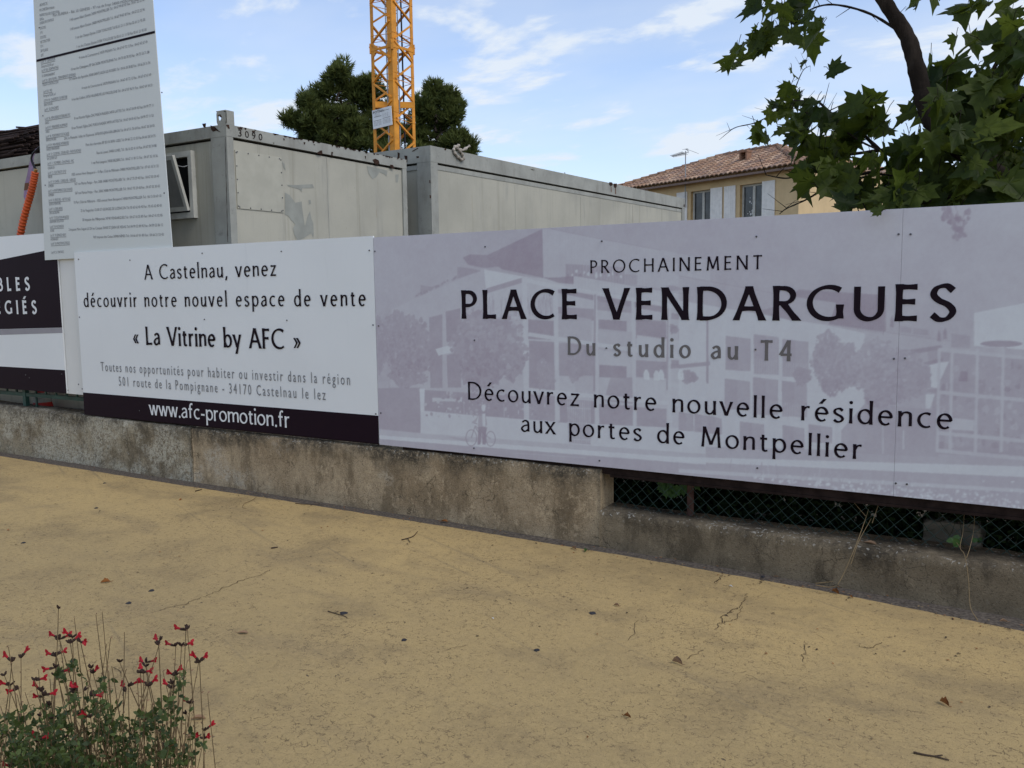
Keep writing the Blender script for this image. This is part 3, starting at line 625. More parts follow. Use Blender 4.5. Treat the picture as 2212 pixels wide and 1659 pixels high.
pb(.84, 6, (1590, 1045), (1730, 1030), (1650, 1200), (1590, 1190)); pb(.84, 6, (1580, 1240), (1640, 1238), (1610, 1330), (1580, 1330)); pb(.70, 6, (1750, 1390), (1890, 1405), (1890, 1475), (1750, 1465)); pb(.24, 6, (1805, 1090), (1850, 1095), (1850, 1160), (1790, 1155))
for x in (1668, 1750, 1913, 2078, 2240): line(cb, .66, 8, 20, (x, 950), (x-14, 1610))
for y in (968, 1240, 1500, 1612): line(cb, .66, 8, 24, (1660, y-14), (2300, y+46))
pb(.30, 7, (1480, 955), (1680, 925), (1690, 950), (1500, 985)); pb(.30, 7, (1560, 1040), (1690, 1005), (1690, 1030), (1600, 1055)); line(cb, .36, 7, 18, (1540, 1218), (1665, 1215))
pb(.86, 5, (1890, 720), (2300, 640), (2300, 960), (1890, 930)); pb(.24, 7, *[(2065+135*math.cos(R(10*k)), 917+21*math.sin(R(10*k))) for k in range(36)]); line(cb, .45, 7, 8, (2070, 930), (2120, 960))
ptree(cb, 1000, 1050, 180, 235, 400, .30, .50); ptree(cb, 790, 1120, 70, 70, 60, .25, .46); ptree(cb, 1330, 1110, 250, 240, 430, .32, .52); ptree(cb, 1560, 1140, 60, 110, 50, .3, .5)
pb(.70, 12, (985, 1640), (1005, 1400), (985, 1310), (1010, 1305), (1022, 1370), (1040, 1300), (1060, 1310), (1030, 1420), (1030, 1640)); line(cb, .66, 12, 10, (1308, 1620), (1305, 1370)); line(cb, .72, 12, 10, (1437, 1590), (1440, 1470))
# pavement, road, flowers along the bottom edge
def pd(v, lay, *pts): poly(pts, v, lay, lambda x, y: (x, y))
pd(.84, 4, (1466, 986), (2260, 1008), (2260, 1032), (1466, 996)); pd(.50, 4, (1466, 996), (2260, 1032), (2260, 1060), (1466, 1012)); pd(.72, 5, (1466, 1012), (2260, 1058), (2260, 1066), (1466, 1020))
pd(.48, 4, (1466, 1020), (2260, 1066), (2260, 1110), (1466, 1055)); pd(.40, 4, (2028, 960), (2260, 968), (2260, 985), (2028, 976))
for k in range(230):
    x = 1620+600*random.random()**.6; yb = 1012+(x-1620)*.128; pd(rnd(.66, .95), 6+(k % 4), *blob((x, yb-abs(random.gauss(0, 1))*22*(x-1500)/700+20), rnd(1.5, 4.5), rnd(1.5, 4.2), 7, .3))
for k in range(60):
    x = rnd(1560, 2200); y = 1018+(x-1620)*.12; line(lambda a, b: (a, b), rnd(.35, .75), 7, 1.2, (x, y+rnd(0, 12)), (x+rnd(-8, 8), y-rnd(5, 25)))
# printed leafy twig at the top right
for k in range(34):
    x = rnd(1690, 1860); y = 45+abs(random.gauss(0, 1))*75+(60 if abs(x-1790) < 40 else 0); pb(rnd(.18, .34), 5, *blob((x, min(y, 235)), rnd(8, 22), rnd(12, 30), 8, .4))
line(cb, .26, 5, 5, (1770, 32), (1800, 130), (1760, 245)); line(cb, .26, 5, 4, (1840, 60), (1800, 160)); line(cb, .26, 5, 4, (1730, 50), (1760, 150), (1775, 230))
# the print is rastered into a fine grid of vertex colours on the two panels
import numpy as np
NU, NW, SSF = 920, 262, 3
hu_, hw_ = NU*SSF, NW*SSF
UU = BX0+.0015+(BX1-BX0-.0015)*(np.arange(hu_)+.5)/hu_; WW = BZ0+(BZ1-BZ0)*(np.arange(hw_)+.5)/hw_
gu, gw = np.meshgrid((np.arange(hu_)+.5)/hu_, (np.arange(hw_)+.5)/hw_)
RAS = .50+.20*np.clip((gu-.30)/.6, 0, 1)*(.35+.65*gw)+.05*np.sin(5*gu+2*gw)-.05*(1-gw)*(1-gu)  # background gradient: print tint plus painted-in sky reflection
for _, _, P, v in sorted(PL, key=lambda q: q[:2]):
    px = [(p[0]-UU[0])/(UU[1]-UU[0]) for p in P]; pz = [(p[1]-WW[0])/(WW[1]-WW[0]) for p in P]
    i0, i1 = max(0, int(min(px))), min(hu_, int(max(px))+2); k0, k1 = max(0, int(min(pz))), min(hw_, int(max(pz))+2)
    if i1 <= i0 or k1 <= k0: continue
    xi = np.arange(i0, i1)[None, :]; inside = np.zeros((k1-k0, i1-i0), bool); zk = np.arange(k0, k1)[:, None]
    for j in range(len(P)):
        xa, za, xb, zb = px[j], pz[j], px[j-1], pz[j-1]
        if za == zb: continue
        c_ = (za > zk) != (zb > zk); inside ^= c_ & (xi < (xb-xa)*(zk-za)/(zb-za)+xa)
    sub = RAS[k0:k1, i0:i1]; sub[inside] = sub[inside]*.12+v*.88
for _ in range(1):
    RAS = (np.roll(RAS, 1, 0)+RAS*2+np.roll(RAS, -1, 0))/4; RAS = (np.roll(RAS, 1, 1)+RAS*2+np.roll(RAS, -1, 1))/4
RAS = RAS.reshape(NW, SSF, NU, SSF).mean((1, 3))
rg = np.random.RandomState(4)
def soft(n_, m_):
    g_ = rg.rand(n_, m_); yi = np.linspace(0, n_-1.001, NW); xi = np.linspace(0, m_-1.001, NU); y0 = yi.astype(int); x0 = xi.astype(int); fy = (yi-y0)[:, None]; fx = (xi-x0)[None, :]
    return (g_[y0][:, x0]*(1-fy)*(1-fx)+g_[y0+1][:, x0]*fy*(1-fx)+g_[y0][:, x0+1]*(1-fy)*fx+g_[y0+1][:, x0+1]*fy*fx)-.5
RAS = np.clip(RAS+.05*soft(14, 46)+.05*soft(40, 140)+.05*soft(110, 380)+.035*(rg.rand(NW, NU)-.5), 0, 1.05)
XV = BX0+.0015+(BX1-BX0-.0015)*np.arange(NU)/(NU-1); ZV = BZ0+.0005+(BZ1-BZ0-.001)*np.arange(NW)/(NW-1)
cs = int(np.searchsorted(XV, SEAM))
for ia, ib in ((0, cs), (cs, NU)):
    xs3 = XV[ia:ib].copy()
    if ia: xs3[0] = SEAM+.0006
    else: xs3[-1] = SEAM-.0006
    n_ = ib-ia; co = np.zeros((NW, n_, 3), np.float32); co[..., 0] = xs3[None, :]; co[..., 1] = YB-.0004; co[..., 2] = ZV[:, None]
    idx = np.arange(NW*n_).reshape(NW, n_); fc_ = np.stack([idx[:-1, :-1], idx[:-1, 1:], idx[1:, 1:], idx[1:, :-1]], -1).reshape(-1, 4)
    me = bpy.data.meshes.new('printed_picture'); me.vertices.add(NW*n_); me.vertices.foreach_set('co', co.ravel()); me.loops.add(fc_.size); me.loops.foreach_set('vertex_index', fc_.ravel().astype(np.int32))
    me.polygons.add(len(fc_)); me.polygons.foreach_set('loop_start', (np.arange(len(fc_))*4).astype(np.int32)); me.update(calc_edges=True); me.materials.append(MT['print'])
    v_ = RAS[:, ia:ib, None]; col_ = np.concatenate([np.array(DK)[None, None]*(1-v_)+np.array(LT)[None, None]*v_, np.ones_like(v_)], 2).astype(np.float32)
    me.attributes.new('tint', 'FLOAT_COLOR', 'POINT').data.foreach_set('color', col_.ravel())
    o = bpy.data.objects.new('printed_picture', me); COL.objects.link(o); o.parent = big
def YOFF(p): return .0022 if p == big else .004
def txt(parent, s, x0, x1, z, cap, T, sx, mat, Y=YB, name='lettering', **k):
    m = MB(); pen_text(m, s, bx(x0, Y), bx(x1, Y), bz(z, Y), cap*Y/4.55, Y-YOFF(parent), T, sx, **k); return m.build(name, mat, parent)
txt(big, 'PROCHAINEMENT', -2.167, -1.192, 1.692, .074, .125, 1.05, 'ink')
txt(big, 'PLACE VENDARGUES', -3.054, -.296, 1.428, .178, .168, 1.10, 'ink', flare=.28, wordsp=1.3)
txt(big, 'Du studio au T4', -2.313, -1.033, 1.220, .108, .150, .98, 'ink_grey', wordsp=1.5)
txt(big, 'Découvrez notre nouvelle résidence', -3.023, -.289, .918, .114, .122, 1.12, 'ink', wordsp=1.35)
txt(big, 'aux portes de Montpellier', -2.637, -.685, .740, .112, .122, 1.12, 'ink', wordsp=1.35)
screws(big, [(810, 543), (818, 704), (823, 892), (1048, 533), (1300, 521), (1025, 735), (1310, 752), (1024, 968), (1295, 995), (1634, 511), (1632, 755), (1636, 1011), (1941, 506), (1967, 506), (1931, 775), (1955, 774), (1935, 1044), (1959, 1046)], YB)

# --- white sales office board
vit = thing('billboard', 'white billboard inviting to the sales office with a dark web address band below', 'billboard', 'site hoarding boards along the wall')
VX0, VX1, VZ0, VZ1 = bx(-7.035), bx(-3.758), bz(.577), bz(1.972)
m = MB(); m.box((VX0, YB, VZ0), (VX1, YB+.014, VZ1)); m.build('panel', 'board', vit)
m = MB(); m.box((VX0, YB+.016, VZ0+.02), (VX0+.06, YB+.07, VZ1-.05)); m.build('post', 'wood', vit)
m = MB(); m.box((VX0+.07, YB+.016, VZ0-.010), (VX1, YB+.06, VZ0+.06)); m.build('support_beam', 'beam', vit)
m = MB(); m.box((VX0-.0005, YB-.002, VZ0-.0005), (VX1, YB-.0003, bz(.769))); m.build('dark_band', 'aubergine', vit)
txt(vit, 'A Castelnau, venez', -6.112, -4.658, 1.726, .118, .125, 1.05, 'ink', wordsp=1.2)
txt(vit, 'découvrir notre nouvel espace de vente', -6.934, -3.838, 1.508, .118, .125, .98, 'ink', wordsp=1.1)
txt(vit, '« La Vitrine by AFC »', -6.302, -4.446, 1.200, .150, .150, 1.02, 'ink', wordsp=1.2)
txt(vit, 'www.afc-promotion.fr', -6.149, -4.586, .628, .125, .130, 1.15, 'ink_white')
def ft(parent, s, x0, x1, z, h, mat, Y, name='lettering'):
    m = MB(); Y2 = Y-.004; font_text(m, s, lambda u, v: (bx(x0, Y)+u, Y2, bz(z, Y)+v), h*Y/4.55, (x1-x0)*Y/4.55, track=1.38); return m.build(name, mat, parent)
ft(vit, 'Toutes nos opportunités pour habiter ou investir dans la région', -6.761, -3.996, .967, .083, 'ink_mid', YB)
ft(vit, '501 route de la Pompignane - 34170 Castelnau le lez', -6.529, -4.226, .851, .083, 'ink_mid', YB)
screws(vit, [(170, 560), (281, 562), (437, 547), (608, 543), (798, 541), (172, 685), (442, 690), (620, 692), (806, 702), (178, 840), (302, 887), (450, 893), (612, 906), (812, 894)], YB)

# --- plain warm white board behind, dark board at the left, tall list of trades
pl = thing('plain_board', 'plain warm white board strip showing between the dark board and white billboard', 'board', 'site hoarding boards along the wall')
m = MB(); m.box((-8.0, 4.872, .688), (-7.30, 4.884, 1.98)); m.build('panel', 'boardw', pl); screws(pl, [(136, 836), (147, 843), (170, 830)], 4.872)
YL = 4.855
le = thing('billboard', 'dark and white billboard ending in BLES and ÉGIÉS at the left edge', 'billboard', 'site hoarding boards along the wall')
LX1, LX0, LZ0, LZ1 = -7.765, -10.4, .692, 2.19
m = MB(); m.box((LX0, YL, LZ0), (LX1, YL+.014, LZ1)); m.build('panel', 'board', le)
m = MB(); P = [(LX0, YL-.001, 1.245), (LX1+.0004, YL-.001, 1.312), (LX1+.0004, YL-.001, 2.045), (LX0, YL-.001, 1.83)]; m.quad(*P); m.build('dark_field', 'aubergine', le)
m = MB(); m.quad((LX0, YL-.001, 1.175), (LX1+.0004, YL-.001, 1.262), (LX1+.0004, YL-.001, 1.310), (LX0, YL-.001, 1.243)); m.build('grey_band', 'greyband', le)
m = MB(); m.quad((LX0, YL-.001, LZ0-.0005), (LX1+.0004, YL-.001, LZ0-.0005), (LX1+.0004, YL-.001, .912), (LX0, YL-.001, .912)); m.build('dark_band', 'aubergine', le)
def wt(s, x0, x1, z, cap): m = MB(); pen_text(m, s, x0, x1, z, cap, YL-.003, .20, .98, flare=.1, contrast=.25); m.build('lettering', 'ink_white', le)
pe = onY(65, 630, YL); wt('BLES', onY(-2, 630, YL).x, pe.x, pe.z+.008, .135)
pe = onY(80, 681, YL); wt('ÉGIÉS', onY(-5, 681, YL).x, pe.x, pe.z+.010, .135)
screws(le, [(56, 810), (64, 816), (134, 808)], YL)
YT = 4.843
tall = thing('information_board', 'tall leaning white board listing building trades above the other boards', 'sign', 'site hoarding boards along the wall')
# a thin, slightly warped sheet: four measured corners, leaning back from the street
TC = [onY(97, 562, YT), onY(373, 546, YT), onY(315, -186, 4.98), onY(66.7, -120, 4.93)]
TW, TH = (TC[1]-TC[0]).length, ((TC[3]-TC[0]).length+(TC[2]-TC[1]).length)/2
def tp(u, v, off=0.0):
    a, b = u/TW, v/TH
    return (TC[0]*(1-a)+TC[1]*a)*(1-b)+(TC[3]*(1-a)+TC[2]*a)*b+Vector((0, -1, .03))*off
TB0 = TC[0]
m = MB(); q = [tp(0, 0), tp(TW, 0), tp(TW, TH), tp(0, TH)]; bk = [p+Vector((0, .006, 0)) for p in q]
for i in range(14):
    for k in range(26):
        g4 = [tp(TW*a/14, TH*b/26) for a, b in ((i, k), (i+1, k), (i+1, k+1), (i, k+1))]; m.quad(*g4); m.quad(*reversed([p+Vector((0, .006, 0)) for p in g4]))
for i in (0, 1, 3): m.quad(q[i], bk[i], bk[(i+1) % 4], q[(i+1) % 4])
m.build('panel', 'signboard', tall)
for uu in (.25, TW-.9):
    q0 = tp(uu, .1); m = MB(); m.box((q0.x-.03, 5.02, .45), (q0.x+.03, 5.08, TB0.z+TH-.55)); m.build('post', 'wood', tall)
def pix(p): w = p-EYEP; z = w.dot(fw); return Vector((CX+F*w.dot(rt)/z, CY-F*w.dot(up)/z))
def tuv(x, y):
    u, v = TW/2, TH/2; g = Vector((x, y))
    for _ in range(8):
        p = pix(tp(u, v)); du = (pix(tp(u+.01, v))-p)/.01; dv = (pix(tp(u, v+.01))-p)/.01; e = g-p; D = du.x*dv.y-du.y*dv.x
        u += (e.x*dv.y-e.y*dv.x)/D; v += (du.x*e.y-du.y*e.x)/D
    return u, v
ROWS = [  # left text, its pixel anchor, right text, its pixel anchors
 ('ARCHITECTE :', 86, 14, None), ('RIO CHRETIEN Architectes', 86, 25, None), ("MAÎTRE D'OEUVRE D'EXECUTION :", 86, 36, ('Parc EUREKA – Bât. LE GENESIS – 97 rue de Freyr 34000 MONTPELLIER', 115, 36, 302, 0)), ('SDMOe', 86, 45, None),
 ('BUREAU DE CONTROLE', 86.5, 53, ('1140 avenue Albert Einstein 34000 MONTPELLIER Tel : 04 67 99 87 87 Fax : 04 67 22 23 96', 151, 46, 312, 2)), ('SOCOTEC', 87, 64, None),
 ('S P S', 87, 74, ('1140 avenue Albert Einstein 34000 MONTPELLIER Tel : 04 67 99 87 87 Fax : 04 67 22 23 96', 152, 66, 313, 23)), ('SOCOTEC', 87.5, 84, None),
 ('BET STRUCTURE', 88, 94, ('1 rue des Champs Elysées 31500 TOULOUSE Tel 05 61 21 11 50 Fax 05 61 21 95 00', 163.5, 84, 314, 45)), ('I D V', 88, 103, None),
 ('BET FLUIDES', 88.5, 113, ('1 rue des Champs Elysées 31500 TOULOUSE Tel 05 61 21 11 50 Fax 05 61 21 95 00', 166, 104, 317, 66.5)), ('IDFT', 89, 122.5, None),
 ('_Lot N° 01 : DEMOLITION', 89, 137, ('4 route de Cournonterral 34570 PIGNAN Tel : 04 67 47 72 12 Fax : 04 67 47 67 49', 171, 127.5, 319, 93)), ('Entreprise SOLIVE sarl', 90, 146.5, None),
 ('_Lot N° 01B : DESAMIANTAGE', 90.5, 155.5, ('10 rue des Chataigners BP 266 26206 MONTELIMAR Tel : 04 75 00 78 93 Fax : 04 75 53 71 88', 154, 152.5, 323, 115)), ('D.I. ENVIRONNEMENT', 91, 167, None),
 ('_Lot N° 02 : GROS ŒUVRE – TERRASSEMENTS GENERAUX', 91.5, 178, ('317 chemin des Agonèdes 30340 SAINT JULIEN LES ROSIERS Tel : 04 66 30 38 85 Fax : 04 66 25 31 54', 150, 174, 325, 138)), ('TOLEDO CONSTRUCTION', 92, 186, None),
 ('_Lot N° 03 : VRD', 94, 201, ('4 route de Cournonterral 34570 PIGNAN Tel : 04 67 47 72 12 Fax : 04 67 47 67 49', 177, 193, 327, 164)), ('Entreprise SOLIVE sarl', 94.5, 210, None),
 ('_LOT N° 04 : CHARPENTE COUVERTURE', 95, 220.5, ('6 rue des Colibris 34750 VILLENEUVE LES MAGUELONE Tél : 04 67 07 96 91 Fax : 04 67 69 34 33', 155.5, 217.5, 329.5, 186.5)), ('SIMA TOITURE', 95.5, 229.5, None),
 ('_Lot N° : 05 ETANCHEITE', 96.5, 239.5, None), 
 ('_Lot N° 06 : MENUISERIES EXTERIEURES PVC', 97.5, 259.5, ("8 rue Montels l'Eglise ZAC PUECH RADIER 34970 LATTES Tel : 04 67 04 09 43 Fax: 04 99 77 11", 161, 258.5, 332, 230)), ('OKKO', 98, 268.5, None),
 ('_Lot N° 07 : MENUISERIES ALUMINIUM', 98.5, 279, ("8 rue Montels l'Eglise ZAC PUECH RADIER 34970 LATTES Tel : 04 67 04 09 43 Fax: 04 99 77 11 53", 155.5, 279.5, 332, 252)), ('OKKO', 99, 287.5, None),
 ('_Lot N° 08 : REVETEMENTS DE FACADES', 99.5, 298, ("ZAC le Monestie 1 allée de l'Espinouse 34760 BOUJAN-SUR-LIBRON Tel: 04 67 31 76 69 Fax: 04 67 30 34 03", 139, 302, 334, 274)), ('SERVICE FACADE', 100, 305.5, None),
 ('_Lot N° 09 : MENUISERIES INTERIEURES', 100.5, 317, ('Pont des charrettes BP 83110 30701 UZES Tel: 04 66 22 12 03 Fax 04 66 58 59 73', 186, 315.5, 336, 296)), ('GHEZZI MENUISERIES', 101, 325.5, None),
 ('_Lot N° 10 : CLOISONS - DOUBLAGES – FAUX PLAFONDS', 101.5, 336.5, ('Rue du Levant 34400 LUNEL Tél : 06 16 02 41 64 Fax: 04 67 83 34 88', 209.5, 333, 338.5, 317)), ('Sarl OLIVIER GUY', 102, 345.5, None),
 ('_Lot N° 11 : PLOMBERIE - CHAUFFAGE - VMC', 103, 356, ('1 rue Paul Langevin 34500 BEZIERS Tel : 04 67 11 81 51 Fax : 04 67 35 18 36', 198, 354.5, 341, 339)), ('CASSAN SA', 103.5, 366, None),
 ('_Lot N° 12 : ELECTRICITE CF/CF', 104, 376.5, ('1025 avenue Henri Becquerel – 10 Parc Club du Millénaire 34000 MONTPELLIER Tel : 07 63 10 31 32', 155.5, 379.5, 343, 361)), ('INELEK', 104.5, 385, None),
 ('_Lot N° 13: CHAPES - CARRELAGE – FAÏENCES', 105, 396, ('567 rue Marius Petipa – Parc 2000 34080 MONTPELLIER Tél : 04 67 75 29 40 Fax : 04 67 03 30 43', 161.5, 400, 344, 383)), ('SOMEREV', 104.5, 405, None),
 ('_Lot N° 14: REVÊTEMENTS SOLS SOUPLES', 104.5, 415.5, ('567 rue Marius Petipa – Parc 2000 34080 MONTPELLIER Tél : 04 67 75 29 40 Fax : 04 67 03 30 43', 162.5, 420, 345.5, 404.5)), ('SOMEREV', 105, 424.5, None),
 ('_Lot N° 15: PEINTURE – NETTOYAGE', 105.5, 435.5, ('10 Parc Club du Millénaire - 1025 avenue Henri Becquerel 34000 MONTPELLIER Tel : 06 15 50 69 10', 160, 440, 349, 425.5)), ('JODIFLO PEINTURE', 106, 444, None),
 ('_Lot N° 16: SERRURERIE', 106.5, 454.5, ('ZI de Vergonhac 12100 ST GEORGES DE LUZENCON Tel: 05 65 62 40 40 Fax : 05 65 62 40 43', 175, 458, 349.5, 446.5)), ('CROS & DELMAS', 107, 463, None),
 ('_Lot N° 17 ISOLATION PROJETEE', 107.5, 473.5, ('20 impasse des Millepertuis 34740 VENDARGUES Tel : 04 67 16 25 89 Fax : 04 67 41 02 85', 178.5, 477.5, 351.5, 467.5)), ('DAUPHINE ISOLATION', 108, 482, None),
 ('_Lot N° 18: ASCENSEUR', 108.5, 492.5, ('2 impasse Marc Seguin LS ZA les Coteaux 34430 ST JEAN DE VEDAS Tel: 04 99 52 89 95 Fax : 04 99 52 86 12', 149, 498.5, 352.5, 488.5)), ('KONE', 109.5, 501, None),
 ('_Lot N° 19: ESPACES VERTS', 109.5, 511, ('969 impasse des Cistes 30900 NÎMES Tel : 04 66 67 01 80 Fax : 04 66 21 53 43', 202, 515, 354, 509)), ('HYDRAVERT', 110, 520, None),
 ('_Lot N° 20: PHOTOVOLTAÏQUE', 110.5, 529.5, None), ('Lot N° 21: PORTAILS', 111.5, 548, None)]
m = MB(); ln = MB()
for s, x, y, right in ROWS:
    ul = s[0] == '_'; s = s.lstrip('_'); u, v = tuv(x, y)
    if right:
        t, xa, ya, xb, yb = right; ua, va = tuv(xa, ya); ub, vb = tuv(xb, yb); sk = (vb-va)/(ub-ua)
        font_text(m, t, lambda a, b: tp(ua+a, va+sk*a+b, .002), .0245, ub-ua)
    else: sk = 0
    w = font_text(m, s, lambda a, b: tp(u+a*.64, v+sk*a*.64+b, .002), .0245)*.64
    if ul: ln.quad(tp(u, v-.010, .002), tp(u+w, v+sk*w-.010, .002), tp(u+w, v+sk*w-.006, .002), tp(u, v-.006, .002))
m.build('lettering', 'ink_mid', tall); ln.build('underline', 'ink_mid', tall)
(ua, va), (ub, vb) = tuv(79, 131.5), tuv(335, 69)
m = MB(); m.quad(tp(ua, va-.010, .002), tp(ub, vb-.010, .002), tp(ub, vb+.010, .002), tp(ua, va+.010, .002)); m.build('rule', 'ink', tall)
for x, y in ((200, 545), (355, 417), (350, 200), (93, 250), (98, 400), (85, 60)):
    u, v = tuv(x, y); m = MB(); m.tube([tp(u, v, -.001), tp(u, v, .004)], .006, 8); m.build('screw', 'screw', tall)
# ------------------------------------------------------------------ green railing, cone, chain link, undergrowth
rl = thing('green_railing', 'dark green metal railing seen below the dark board on the pale wall', 'railing')
m = MB(); m.box((-11, 4.93, .615), (-7.2, 4.96, .650)); m.box((-11, 4.935, 1.25), (-7.2, 4.955, 1.29)); m.build('rail', 'green', rl)
for i, x in enumerate([-10.6+.168*k for k in range(20)]):
    m = MB(); m.box((x-.011, 4.938, .50 if i % 9 == 4 else .649), (x+.011, 4.952, 1.252)); m.build('bar', 'green', rl)
m = MB(); m.box((-8.62, 4.925, .48), (-8.57, 4.965, 1.33)); m.build('post', 'green', rl)
cn = thing('traffic_cone', 'red traffic cone glimpsed behind the green railing', 'cone')
c = onY(92, 868, 5.2)
m = MB(); m.tube([(c.x, c.y, .19), (c.x, c.y, .80)], [.16, .025], 16); m.build('cone_body', 'conered', cn)
m = MB(); m.tube([(c.x, c.y, .52), (c.x, c.y, .62)], [.092, .069], 16); m.build('reflective_band', 'sash', cn)
m = MB(); m.box((c.x-.19, c.y-.19, .125), (c.x+.19, c.y+.19, .19)); m.build('foot', 'cable', cn)
fc = thing('chain_link_fence', 'green chain link mesh on a rusty post below the mauve billboard', 'fence')
m = MB(); cw, ch = .037, .037; YF = 4.93
def fw_(x, z): return Vector((x+.010*mnoise.noise(Vector((x*5, z*5, 0)))+.004*mnoise.noise(Vector((x*19, z*19, 3))), YF+.012*mnoise.noise(Vector((x*4, z*6, 9))), z+.006*mnoise.noise(Vector((x*6, z*5, 5)))))
n = int((1.2+2.19)/cw)
for i in range(n):
    x = -2.19+cw*i; pts = []
    for k in range(11):
        z = .225+.036*k; sag = .018*mnoise.noise(Vector((x*1.7, 2, 2)))
        pts.append(fw_(x+(cw*1.03 if k % 2 == i % 2 else -.03*cw), z+(sag if k < 3 else sag*.3))+Vector((0, .003*(k % 2), 0)))
    m.tube(pts, .0023, 4, cap=False)
m.build('wire_mesh', 'wire', fc)
pp = onY(1491, 1052, 4.95)
m = MB(); m.tube([(pp.x, 4.955, .22), (pp.x, 4.955, 1.2)], .021, 10); m.build('post', 'rustpost', fc)

def leafquad(mb, p, d, nrm, L, w, tint, mi=0):
    d = d.normalized(); s = d.cross(nrm);
    if s.length < 1e-4: s = d.orthogonal()
    s.normalize(); n2 = s.cross(d)
    mb.quad(p, p+d*L*.35+s*w*.5+n2*L*.05, p+d*L*.75+s*w*.35-n2*L*.02, p+d*L-n2*L*.1, p+d*L*.75-s*w*.35-n2*L*.02, p+d*L*.35-s*w*.5+n2*L*.05, tint=tint, mi=mi)
def rdir(): return Vector((random.gauss(0, 1), random.gauss(0, 1), random.gauss(0, 1))).normalized()
m = MB()
for k in range(9000):
    x = -2.2+rnd(0, 3.6); y = 5.06+abs(random.gauss(0, .13)); top = .34+.22*mnoise.noise(Vector((x*1.3, 0, 4)))+.1
    z = rnd(.14, max(.3, top)+.10) if x < -.2 else rnd(.14, .52)
    leafquad(m, Vector((x, y, z)), rdir(), rdir(), rnd(.015, .05), rnd(.012, .03), random.random()**2)
for k in range(140):
    x = rnd(-1.2, 1.0); p = Vector((x, rnd(4.97, 5.05), rnd(.2, .45))); d = rdir(); d.y *= .3; m.tube([p, p+d*rnd(.05, .18), p+d*rnd(.15, .25)+rdir()*.04], .0012, 3, tint=.9)
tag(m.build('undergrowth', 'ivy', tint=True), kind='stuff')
m = MB()
for k in range(15000):
    x = rnd(-3.2, 3.2); y = 5.12+rnd(0, .6); z = rnd(.12, 1.3)
    leafquad(m, Vector((x, y, z)), rdir(), rdir(), rnd(.06, .12), rnd(.045, .09), random.random()**2*.7)
tag(m.build('ivy_light_block', 'ivy', tint=True), kind='stuff')  # ivy added up behind the boards to block light and darken the gap
st = bmesh.new(); bmesh.ops.create_icosphere(st, subdivisions=3, radius=1); c = onY(2055, 1172, 5.0)
for v in st.verts:
    q = Vector((max(-.75, min(.75, v.co.x)), max(-.7, min(.7, v.co.y)), max(-.62, min(.62, v.co.z)))); q *= 1+.12*mnoise.noise(v.co*2.2)+.05*mnoise.noise(v.co*7)
    v.co = Vector((c.x+q.x*.19, 5.11+q.y*.10, .25+q.z*.15))
me = bpy.data.meshes.new('boulder'); st.to_mesh(me); st.free(); me.materials.append(MT['stone']); o = bpy.data.objects.new('boulder', me); COL.objects.link(o)
tag(o, 'rough grey stone block behind the chain link mesh at the right', 'stone')

# ------------------------------------------------------------------ site containers
def patch(parent, name, mat, plane, pts):   # plane: function (x, y) -> point; small flaked or rusted area a hair proud of its face
    m = MB(); m.quad(*[plane(*p) for p in pts]); return m.build(name, mat, parent)
def z4(x, y): return ((500+x*.40687)*.67770, (300+y*.40687)*.67770)
def z5(x, y): return ((850+x*.33906)*.67770, (y*.33906)*.67770)
def z6(x, y): return ((1200+x*.49729)*.67770, (400+y*.49729)*.67770)
def container(name, label, o, ax, ay, L, Wd, z0, z1, rail, postw, postd, lip):
    """steel site cabin: o is its near right-hand corner; ax points left along the front, ay goes back along the side"""
    t = thing(name, label, 'container', 'grey site containers behind the boards'); O = Vector((o.x, o.y, 0)); Zv = Vector((0, 0, 1)); A = (ax, ay, Zv)
    m = MB(); m.box((0, 0, z1-rail), (L, .10, z1), ax=A, o=O); m.box((0, .101, z1-rail), (.10, Wd-.101, z1), ax=A, o=O); m.box((0, Wd-.10, z1-rail), (L, Wd, z1), ax=A, o=O); m.box((L-.1, .101, z1-rail), (L, Wd-.101, z1), ax=A, o=O)
    m.build('top_rail', 'frame', t)
    m = MB(); m.box((.1005, .1005, z1-.05), (L-.1005, Wd-.1005, z1-.03), ax=A, o=O); m.build('roof_sheet', 'frame', t)
    for k, (a, b) in enumerate(((0, 0), (L-postw, 0), (0, Wd-postd), (L-postw, Wd-postd))):
        m = MB(); m.box((a+.002, b+.002, z0), (a+postw, b+postd, z1-rail-.0005), ax=A, o=O); m.build('corner_post', 'frame', t)
    m = MB(); m.box((postw-.01, .022, z0), (L-postw, .09, z1-rail-.022), ax=A, o=O); m.build('front_wall', 'cont', t)
    m = MB(); m.box((.018, postd-.01, z0), (.09, Wd-postd, z1-rail-.022), ax=A, o=O); m.build('side_wall', 'cont', t)
    m = MB(); m.box((.05, .05, z1-rail-.024), (L-.05, Wd-.05, z1-rail-.0008), ax=A, o=O); m.build('shadow_gap', 'grime_shade', t)  # near-black filler, paints the shade line under the rail
    m = MB(); m.box((.03, .03, z0-.02), (L-.03, Wd-.03, z0+.06), ax=A, o=O); m.build('floor_frame', 'frame', t)
    m = MB(); m.box((.1, Wd-.09, z0), (L-.1, Wd-.03, z1-rail), ax=A, o=O); m.build('back_wall', 'cont', t)
    return t
Xc, Yc = -6.0, 5.35
c1 = container('site_container', 'grey beige site container with peeling paint, stencilled number and an open hopper window', Vector((Xc, Yc, 0)), Vector((-1, 0, 0)), Vector((0, 1, 0)), 6.05, 2.53, .45, 3.056, .10, .20, .075, 0)
def s1(x, y): p = onX(*z4(x, y), Xc+.0035); return p           # on the rail's face
def s1w(x, y): p = onX(*z4(x, y), Xc-.018+.0025); return p     # on the side wall
def f1(x, y): return onY(*z4(x, y), Yc-.003)
